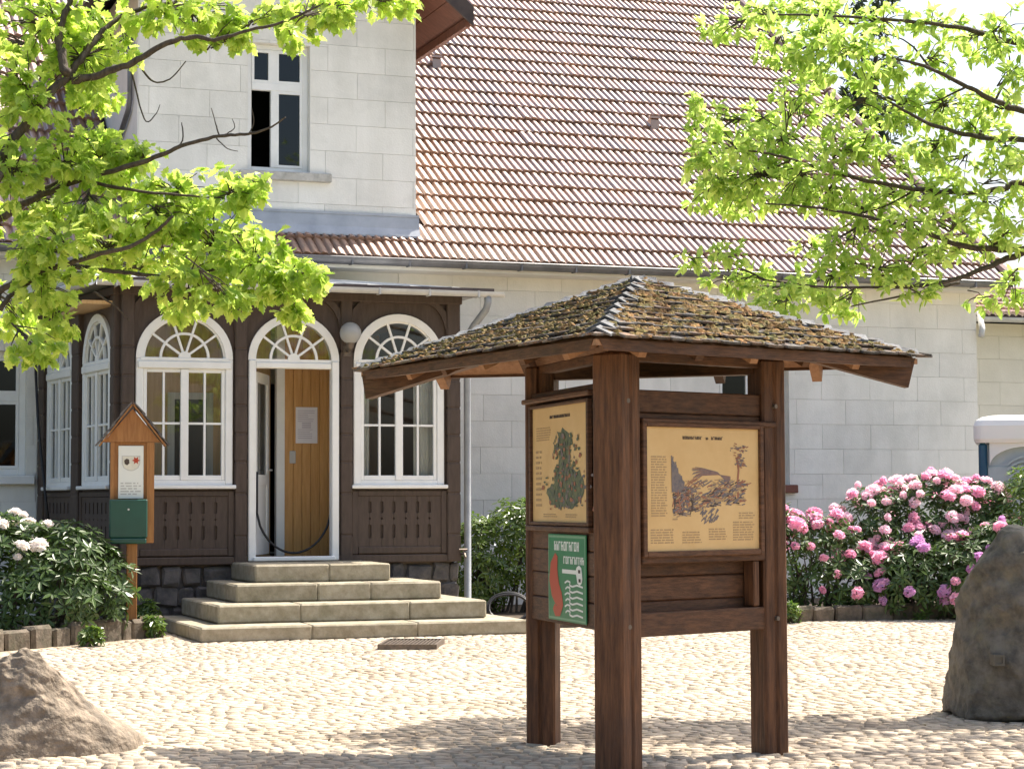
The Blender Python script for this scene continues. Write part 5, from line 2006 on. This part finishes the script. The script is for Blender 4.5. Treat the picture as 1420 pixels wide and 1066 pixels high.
for lst in ([(1190, 248), (1150, 230), (1100, 190), (1060, 165)], [(1270, 262), (1230, 285), (1180, 300)], [(1340, 120), (1300, 140), (1260, 150)], [(1250, 397), (1200, 370), (1150, 350)], [(1100, 222), (1050, 240), (1000, 250)], [(1290, 95), (1260, 60), (1210, 40)], [(1380, 140), (1400, 90), (1390, 40)], [(1060, 388), (1000, 360), (960, 358)]):
    RT.branch(pxl(lst, YR - .1, .1), .010, .003)
RT.branch([b_ + V((-.1, .1, 4.6)), b_ + V((-2.0, -.2, 6.0)), b_ + V((-4.2, -.6, 6.5)), b_ + V((-6.2, -.9, 6.6))], .09, .02)
RT.branch([b_ + V((-.1, .1, 4.2)), b_ + V((-1.6, -1.0, 5.4)), b_ + V((-3.2, -1.9, 5.9)), b_ + V((-5.0, -2.4, 6.0))], .08, .02)
RT.branch([b_ + V((-.1, .1, 5.0)), b_ + V((1.8, .4, 6.2)), b_ + V((3.4, .6, 6.6))], .09, .02)
RT.branch([b_ + V((-.1, .1, 5.4)), b_ + V((-1.0, .4, 7.2)), b_ + V((-2.0, .2, 8.2))], .07, .02)
CR = [(1085, 60, 40, 24, 9), (1190, 150, 40, 20, 8), (1165, 205, 50, 18, 10), (1230, 215, 50, 18, 10), (1270, 310, 50, 18, 10), (1380, 240, 40, 18, 8), (1400, 315, 30, 18, 6), (1200, 320, 40, 14, 7), (1320, 235, 40, 14, 7), (1100, 130, 30, 16, 5), (1010, 38, 38, 14, 10), (1060, 20, 50, 18, 15), (1110, 10, 40, 14, 10), (1150, 25, 45, 28, 18), (1130, 66, 50, 30, 20), (1180, 72, 44, 32, 20), (1104, 72, 22, 12, 5), (1225, 30, 36, 18, 8), (1290, 32, 44, 20, 10), (1340, 55, 36, 20, 8),
      (1392, 42, 30, 26, 8), (1240, 92, 28, 20, 8), (1130, 102, 36, 12, 7), (1300, 82, 36, 20, 8), (1372, 66, 34, 20, 7), (1250, 142, 44, 24, 15), (1310, 150, 50, 24, 17), (1382, 150, 36, 24, 11), (1212, 116, 26, 12, 5), (1350, 180, 50, 22, 14),
      (1290, 208, 44, 20, 12), (1238, 168, 22, 10, 4), (1400, 205, 26, 22, 7), (966, 160, 18, 22, 7), (1000, 168, 28, 18, 9), (1060, 162, 34, 20, 10), (1020, 200, 52, 24, 18), (980, 214, 26, 20, 8), (1082, 198, 36, 24, 14), (1130, 152, 34, 16, 8),
      (1000, 244, 46, 28, 22), (1060, 246, 58, 30, 28), (976, 270, 26, 16, 7), (1030, 278, 44, 20, 15), (1110, 254, 44, 24, 17), (1150, 272, 44, 20, 14), (1200, 290, 52, 20, 15), (1240, 264, 44, 20, 12), (1300, 270, 44, 20, 12), (1380, 282, 36, 16, 8),
      (1330, 302, 50, 16, 10), (958, 360, 16, 12, 4), (1000, 352, 34, 12, 7), (1040, 386, 34, 16, 10), (1090, 402, 50, 16, 15), (1092, 422, 36, 12, 8), (1150, 390, 44, 24, 17), (1172, 428, 36, 10, 7), (1222, 370, 44, 20, 14), (1280, 360, 44, 16, 11),
      (1260, 400, 36, 12, 8), (1330, 342, 36, 16, 8), (1382, 332, 34, 20, 9), (1402, 400, 18, 30, 8), (1362, 420, 18, 8, 3), (1010, 392, 26, 16, 6), (1200, 200, 50, 16, 8), (1400, 110, 25, 20, 6), (1180, 340, 40, 16, 8), (1110, 340, 30, 12, 4)]
for (x, y_, rx, ry, n) in CR:
    k = YR / F_PX
    RT.cluster(at(x, y_, YR + RT.r.uniform(-.7, .4)), rx * k * 1.25, rx * k * 1.1, ry * k * 1.3, max(2, int(n * 2.2)), .080, 'oval', .25, 7)
for (x, y_, z_, rad, n) in ((5.5, 14.0, 6.4, 1.6, 70), (3.6, 13.7, 6.3, 1.6, 40), (1.6, 13.3, 6.3, 1.6, 26), (4.6, 12.5, 6.0, 1.6, 36), (2.8, 12.0, 5.9, 1.5, 24), (7.6, 14.2, 7.6, 2.0, 110), (9.6, 14.6, 6.4, 1.6, 90), (6.2, 14.4, 8.2, 1.5, 80), (0.4, 12.8, 6.2, 1.5, 22), (8.2, 13.2, 5.0, 1.3, 80), (-.8, 12.6, 6.3, 1.1, 30)):
    RT.cluster(V((x, y_, z_)), rad, rad, rad * .5, n, .085, 'oval', .25, 8)
for (x, y_, rx, ry, n) in ((1470, 60, 60, 35, 22), (1480, 150, 60, 30, 22), (1470, 230, 60, 28, 20), (1480, 320, 60, 30, 20), (1570, 110, 70, 40, 26), (1580, 230, 70, 40, 26), (1590, 340, 70, 36, 22), (1690, 160, 80, 50, 28), (1700, 300, 80, 46, 26), (1820, 220, 80, 60, 28)):
    k = YR / F_PX
    RT.cluster(at(x, y_, YR + RT.r.uniform(-.5, .5)), rx * k * 1.2, rx * k, ry * k * 1.2, int(n * 2), .076, 'oval', .25, 7)
RT.finish(m_leaf_r)


# ---- shrubs
def floret_truss(mat, seed, rad=.060, n=14):
    r_ = random.Random(seed)
    mb = MB()
    for k in range(n):
        f = (k + .5) / n
        th_ = math.acos(1 - 1.45 * f)
        ph = k * 2.399
        d = V((sin(th_) * cos(ph), sin(th_) * sin(ph), cos(th_)))
        c = d * rad * r_.uniform(.72, 1.18)
        s = d.orthogonal().normalized(); t_ = d.cross(s)
        o = len(mb.v)
        vs = [c - d * rad * .35]
        m_ = 10
        for i in range(m_):
            a = 2 * pi * i / m_ + r_.random()
            rr_ = rad * (.78 if i % 2 == 0 else .5) * r_.uniform(.85, 1.15)
            vs.append(c + s * cos(a) * rr_ + t_ * sin(a) * rr_ + d * rad * r_.uniform(.0, .18))
        mb.add(vs, [(0, 1 + i, 1 + (i + 1) % m_) for i in range(m_)])
    return mb.mesh('blossom', mat)


GROUPS = {'rhododendron_bush': 'rhododendrons in the beds', 'weed': 'small weeds at the edges'}


def shrub(name, label, base, ells, nleaf, lsize, mat, shape='long', flowers=None, seed=1, cat='shrub'):
    r_ = random.Random(seed)
    o_ = thing(name, label, cat, base, 0, GROUPS.get(name))
    base = V(base)
    mb = MB()
    h = leaf_poly(shape)
    vol = [e[1][0] * e[1][2] + e[1][0] * e[1][1] for e in ells]
    tot = sum(vol)
    tips = []
    def inside(p, skip):
        for i, (c, rr_) in enumerate(ells):
            if i == skip: continue
            q = p - V(c)
            if (q.x / rr_[0]) ** 2 + (q.y / rr_[1]) ** 2 + (q.z / rr_[2]) ** 2 < .70: return True
        return False
    for i, (c, rr_) in enumerate(ells):
        n = int(nleaf * 2.4 * vol[i] / tot / 7)
        for k in range(n):
            v = rand_dir(r_)
            if v.z < -.5 and r_.random() < .5: v.z = -v.z
            sh = 1.0 - abs(r_.gauss(0, .17))
            lump = 1 + .16 * noise.noise(v * 2.3 + V((seed * 3.1, i * 1.7, 0)))
            p = V(c) + V((v.x * rr_[0], v.y * rr_[1], v.z * rr_[2])) * sh * lump
            if p.z < .03 or inside(p, i): continue
            out = V((v.x / rr_[0], v.y / rr_[1], v.z / rr_[2])).normalized()
            ax = (out + V((0, 0, .55)) + rand_dir(r_) * .35).normalized()
            tips.append((p, ax, sh))
            s = ax.orthogonal().normalized(); t_ = ax.cross(s)
            m_ = r_.randint(5, 8)
            ph = r_.random() * 6.28
            for q in range(m_):
                a = ph + 2 * pi * q / m_
                d = (s * cos(a) + t_ * sin(a)) + ax * r_.uniform(-.1, .5)
                add_leaf(mb, p + d * lsize * .1, d, ax, lsize * r_.uniform(.7, 1.15), h, r_.uniform(.0, .3), r_.uniform(0, .4))
    mb.build('foliage', mat, o_, kind='stuff')
    st_ = MB()
    for i, (c, rr_) in enumerate(ells):
        for k in range(5):
            v = rand_dir(r_)
            q = V(c) + V((v.x * rr_[0], v.y * rr_[1], abs(v.z) * rr_[2])) * .7
            root = V((c[0] * .6 + r_.uniform(-.15, .15), c[1] * .6 + r_.uniform(-.1, .1), -.02))
            st_.tube([root, root.lerp(q, .5) + V((r_.uniform(-.08, .08), 0, .05)), q], [.018, .012, .006], 5)
    st_.build('stems', m_bark, o_)
    if flowers:
        mats, count, cond = flowers
        mes = [floret_truss(m_, seed * 10 + k) for k, m_ in enumerate(mats * 2)]
        cand = [t_ for t_ in tips if t_[2] > .86 and cond(t_[0] + base, t_[1])]
        r_.shuffle(cand)
        put = []
        for p, ax, sh in cand:
            if len(put) >= count: break
            if any((p - q).length < .10 for q in put): continue
            put.append(p)
            s = r_.uniform(.6, 1.25)
            q_ = V((0, 0, 1)).rotation_difference(ax.lerp(V((0, -.4, .5)), .3).normalized())
            f_ = piece('blossom', r_.choice(mes), o_, p + ax * .05, q_.to_euler(), (s * r_.uniform(.8, 1.25), s * r_.uniform(.8, 1.25), s * r_.uniform(.65, 1.0)))
    return o_


def H2(s, d): return HW(s, d, 0)


# pink bed on the right. photo-facing flowers
facing = lambda p, ax: p.z > .24 and (ax.y < .45 or ax.z > .6)
def loc_ells(base, lst):
    return [((c[0] - base.x, c[1] - base.y, c[2]), r_) for c, r_ in lst]


bA = at(1135, 850, 24.3); bA.z = 0
shrub('rhododendron_bush', 'rhododendron with deep pink blossom close behind the shelter post', bA,
      [((-.35, .25, .62), (.60, .55, .72)), ((.12, .3, .68), (.50, .5, .56)), ((.45, .2, .40), (.50, .5, .42)), ((-.6, .45, .75), (.45, .45, .62)), ((-1.3, .5, .6), (.7, .5, .6))], 3600, .115, m_rhodo, flowers=([m_fl_deep, m_fl_deep, m_fl_pink], 72, facing), seed=2)
bB = at(1265, 800, 25.3); bB.z = 0
shrub('rhododendron_bush', 'tallest rhododendron, covered in pale pink blossom, against the white wall', bB,
      [((-.35, .0, .95), (.62, .6, .65)), ((.25, .05, 1.12), (.66, .6, .62)), ((.80, .0, .95), (.62, .6, .70)), ((.1, -.2, .6), (.9, .6, .6))], 4200, .115, m_rhodo, flowers=([m_fl_pale, m_fl_pale, m_fl_pink], 125, lambda p, ax: p.z > .62 and (ax.y < .5 or ax.z > .6)), seed=3)
bC = at(1300, 840, 24.2); bC.z = 0
shrub('rhododendron_bush', 'low rhododendron with mauve blossom beside the standing boulder', bC,
      [((-.25, .1, .42), (.52, .5, .50)), ((.3, .0, .45), (.50, .5, .55)), ((.75, .1, .55), (.5, .5, .62))], 2600, .115, m_rhodo, flowers=([m_fl_mauve, m_fl_mauve, m_fl_pink], 36, facing), seed=4)
bD = at(1420, 800, 24.6); bD.z = 0
shrub('rhododendron_bush', 'dark green shrub without blossom in front of the portable toilet', bD,
      [((.0, .3, .7), (.5, .5, .75)), ((.2, .3, 1.2), (.5, .45, .62)), ((.6, .3, .8), (.6, .5, .8))], 2600, .11, m_laurel, 'long', None, 5)
bE = HW(3.55, 1.75)
shrub('laurel_bush', 'glossy green laurel between the porch downpipe and the shelter', bE,
      [((-.25, .0, .62), (.48, .5, .62)), ((.2, .05, .85), (.48, .5, .58)), ((.6, .1, .7), (.5, .5, .6)), ((-.35, -.1, .35), (.4, .4, .4))], 4000, .10, m_laurel, 'long', None, 6)
bF = at(75, 870, 20.6); bF.z = 0
shrub('rhododendron_bush', 'dark rhododendron with a few white blossoms in the left bed', bF,
      [((-.65, .35, .62), (.75, .6, .66)), ((-.05, .45, .70), (.60, .55, .50)), ((.22, .60, .50), (.52, .5, .50)), ((-.2, .15, .45), (.75, .45, .45)), ((-1.3, .3, .8), (.8, .6, .72))], 5200, .115, m_rhodo, flowers=([m_fl_white], 14, lambda p, ax: -5.35 < p.x < -4.58 and p.z > .70 and ax.y < .4), seed=8)
# small weeds along the edging and by the steps
for i, (x, y_, s, lab) in enumerate(((128, 884, .10, 'small green weed at the foot of the left stone edging'), (212, 872, .12, 'leafy weed between the display post and the steps'), (205, 835, .17, 'ferny weed hanging beside the display post'), (1094, 852, .12, 'pale green weed at the kerb beside the right shelter post'))):
    p = gnd(x, y_ + (12 if i != 2 else 40)); p.y -= .0
    shrub('weed', lab, (p.x, p.y - .05, 0), [((0, 0, s * .9), (s, s * .7, s))], 130, .085, m_laurel, 'long', None, 20 + i, 'weed')

# hose coil by the steps
hp_ = HW(2.85, PD + .75)
hb = MB()
for k in range(4):
    r0 = .20 + .018 * (k % 2)
    pts = [hp_ + V((r0 * 1.15 * cos(a) , .05 * k - .05, .235 + r0 * sin(a) + .006 * sin(3 * a + k))) for a in [2 * pi * i / 28 for i in range(29)]]
    pts = [V((q.x, hp_.y + (q.z - .2) * .55 + .03 * k, .03 + (q.z - .03) * .75)) for q in pts]
    hb.tube(pts, .014, 6, caps=False)
o = hb.build('garden_hose', m_rubber, smooth=True)
tag(o, 'coiled black garden hose leaning by the right end of the steps', 'hose')
# dark cable down the left wall
cb = MB(); cb.tube([HW(-2.08, .35, 3.3), HW(-2.05, .5, 2.4), HW(-1.98, .7, 1.5), HW(-1.92, .85, .9)], .018, 6)
o = cb.build('stay_cable', m_rubber, smooth=True); tag(o, 'dark slanting cable beside the far left window', 'cable')

# ================================================================== PORTABLE TOILET AND ANNEX
tp_ = at(1357, 700, 26.6); tp_.z = 0
toilet = thing('portable_toilet', 'blue and grey portable toilet with rounded white roof by the annex', 'portable toilet', tp_, R(-14))
TWd, TDp, Tz = 1.25, 1.2, 2.13
mb = MB(); mb.box(.10, TWd - .10, .03, TDp, .0, Tz - .02); mb.build('body', m_toilet_g, toilet)
for xx in (.0, TWd - .12):
    mb = MB(); mb.box(xx + .01, xx + .12, -.03, .10, 0, Tz - .0, bev=.03); mb.build('corner_post', m_toilet_b, toilet)
mb = MB()
def rrect(x0, x1, y0, y1, r_, n=6):
    pts = []
    for cx, cy, a0 in ((x1 - r_, y0 + r_, -pi / 2), (x1 - r_, y1 - r_, 0), (x0 + r_, y1 - r_, pi / 2), (x0 + r_, y0 + r_, pi)):
        for i in range(n + 1):
            a = a0 + pi / 2 * i / n
            pts.append((cx + r_ * cos(a), cy + r_ * sin(a)))
    return pts
lay = [(-.03, Tz), (-.05, Tz + .05), (-.05, Tz + .22), (-.02, Tz + .29), (.05, Tz + .335), (.18, Tz + .36), (.4, Tz + .37)]
rings = []
for inset, z_ in lay:
    rings.append([(p[0], p[1], z_) for p in rrect(inset, TWd - inset, -.05 + inset, TDp + .05 - inset, max(.03, .13 - max(0, inset) * .2))])
vs = [p for r_ in rings for p in r_]
m_ = len(rings[0])
fs = [(j * m_ + i, j * m_ + (i + 1) % m_, (j + 1) * m_ + (i + 1) % m_, (j + 1) * m_ + i) for j in range(len(rings) - 1) for i in range(m_)]
fs += [tuple(range(m_ - 1, -1, -1)), tuple((len(rings) - 1) * m_ + i for i in range(m_))]
mb.add(vs, fs); mb.build('roof', m_toilet_w, toilet, smooth=False)
# white arch hood and ribbed grey door
mb = MB()
n = 16
cx = TWd / 2
outer = [(.13, Tz - .30), (.13, Tz + .001), (TWd - .13, Tz + .001), (TWd - .13, Tz - .30)]
arcp = [(cx + (TWd / 2 - .15) * cos(pi * i / n), Tz - .30 + .25 * sin(pi * i / n)) for i in range(n + 1)]
for i in range(n):
    a, b = arcp[i], arcp[i + 1]
    mb.prism([a, b, (b[0], Tz - .001), (a[0], Tz - .001)], -.045, .028)
mb.build('hood', m_toilet_w, toilet)
mb = MB(); mb.box(.13, TWd - .13, -.004, .029, .1, Tz - .31); door = mb.build('door', m_toilet_g, toilet)
for k in range(6):
    q = MB(); ring_arc(q, cx, Tz - .62 + .06 * k - .2, .33, .355, -.022, -.005, R(40), R(140), 10); q.build('rib', m_toilet_g, door)

annex = thing('annex_building', 'cream-painted annex with tiled roof beyond the right end of the house', 'building', HW(S_R, -.9), HA)
acream = MB(); acream.box(-.5, .5, 0, 1, -.5, .5); acream_me = acream.mesh('block', m_cream)
mb = MB(); mb.box(.0, 8, .012, .3, 0, 4.1); mb.box(7.7, 8, .301, 7, 0, 4.1); mb.box(0, 8, 7.01, 7.3, 0, 4.1); aw = mb.build('wall', m_mortar, annex)
block_wall(aw, 0.02, 4.2, 0.0, 4.1, [], .2, me=acream_me)
mb = MB()
zr0 = 4.12
AP = R(14)
mb.prism([(-.45, zr0), (2.6, zr0 + 3.05 * tan(AP)), (2.6, zr0 + 3.05 * tan(AP) + .06), (-.45, zr0 + .06)], .03, 8.3, axis='x')
mb.prism([(7.7, zr0), (2.6, zr0 + 3.05 * tan(AP)), (2.6, zr0 + 3.05 * tan(AP) + .06), (7.7, zr0 + .06)], .03, 8.3, axis='x')
ar = mb.build('roof', m_barge, annex)
mb = MB()
for j in range(7):
    for i in range(34):
        t_ = j * TG
        yy, zz = -.48 + t_ * cos(AP), zr0 + .05 + t_ * sin(AP)
        mb.add([(.04 + i * TW + x, yy + yv * cos(AP) - z * sin(AP), zz + yv * sin(AP) + z * cos(AP)) for x, yv, z in tv], tf)
mb.build('tiles', m_tile, ar, kind='stuff')
mb = MB(); half_round(mb, .05, 8.3, -.53, zr0 + .02, .07); mb.build('gutter', m_zinc_lt, annex)

# pine tree far behind the roof
PT = Tree('pine_tree', 'dark pine showing behind the tiled roof through the right tree', at(1215, 700, 46), 77)
PT.base.z = 0; PT.root.location.z = 0
b_ = PT.base
PT.branch([b_, b_ + V((.1, 0, 4)), b_ + V((0, .1, 8)), b_ + V((.15, 0, 11.5))], .28, .05, 'trunk', 9)
for (x, y_, rx, ry, n) in ((1200, 150, 30, 22, 40), (1222, 168, 26, 18, 30), (1180, 132, 16, 10, 14), (1222, 5, 16, 14, 16), (1250, 165, 16, 12, 10)):
    k = 46 / F_PX
    PT.cluster(at(x, y_, 46), rx * k, rx * k, ry * k, n, .22, 'long', .0, 9)
for i in range(26):
    z_ = 4.5 + 8.0 * i / 25
    r_p = .35 + 1.15 * (1 - i / 25)
    a_p = i * 2.4
    PT.cluster(V((b_.x + cos(a_p) * r_p * .6, b_.y + sin(a_p) * r_p * .6, z_)), r_p * .7, r_p * .7, .28, 16, .2, 'long', .1, 8)
PT.finish(m_pinefol)

# fallen leaves and bits lying on the paving
lr = random.Random(77)
lit = MB()
hl = leaf_poly('oval')
for _ in range(420):
    p = V((lr.uniform(-5, 5.5), lr.uniform(10.6, 21.5), .016))
    s_, d_ = to_house(p)
    if d_ < 6.0 and s_ < 3: continue
    a = lr.random() * 6.28
    add_leaf(lit, p, V((cos(a), sin(a), lr.uniform(-.1, .3))), V((0, 0, 1)), lr.uniform(.025, .055), hl, .3, .1)
lit.build('leaf_litter', M('dry_leaf', (0.16, 0.10, 0.05), (0.30, 0.21, 0.10), 0.8, 5, island=0.4), kind='stuff')
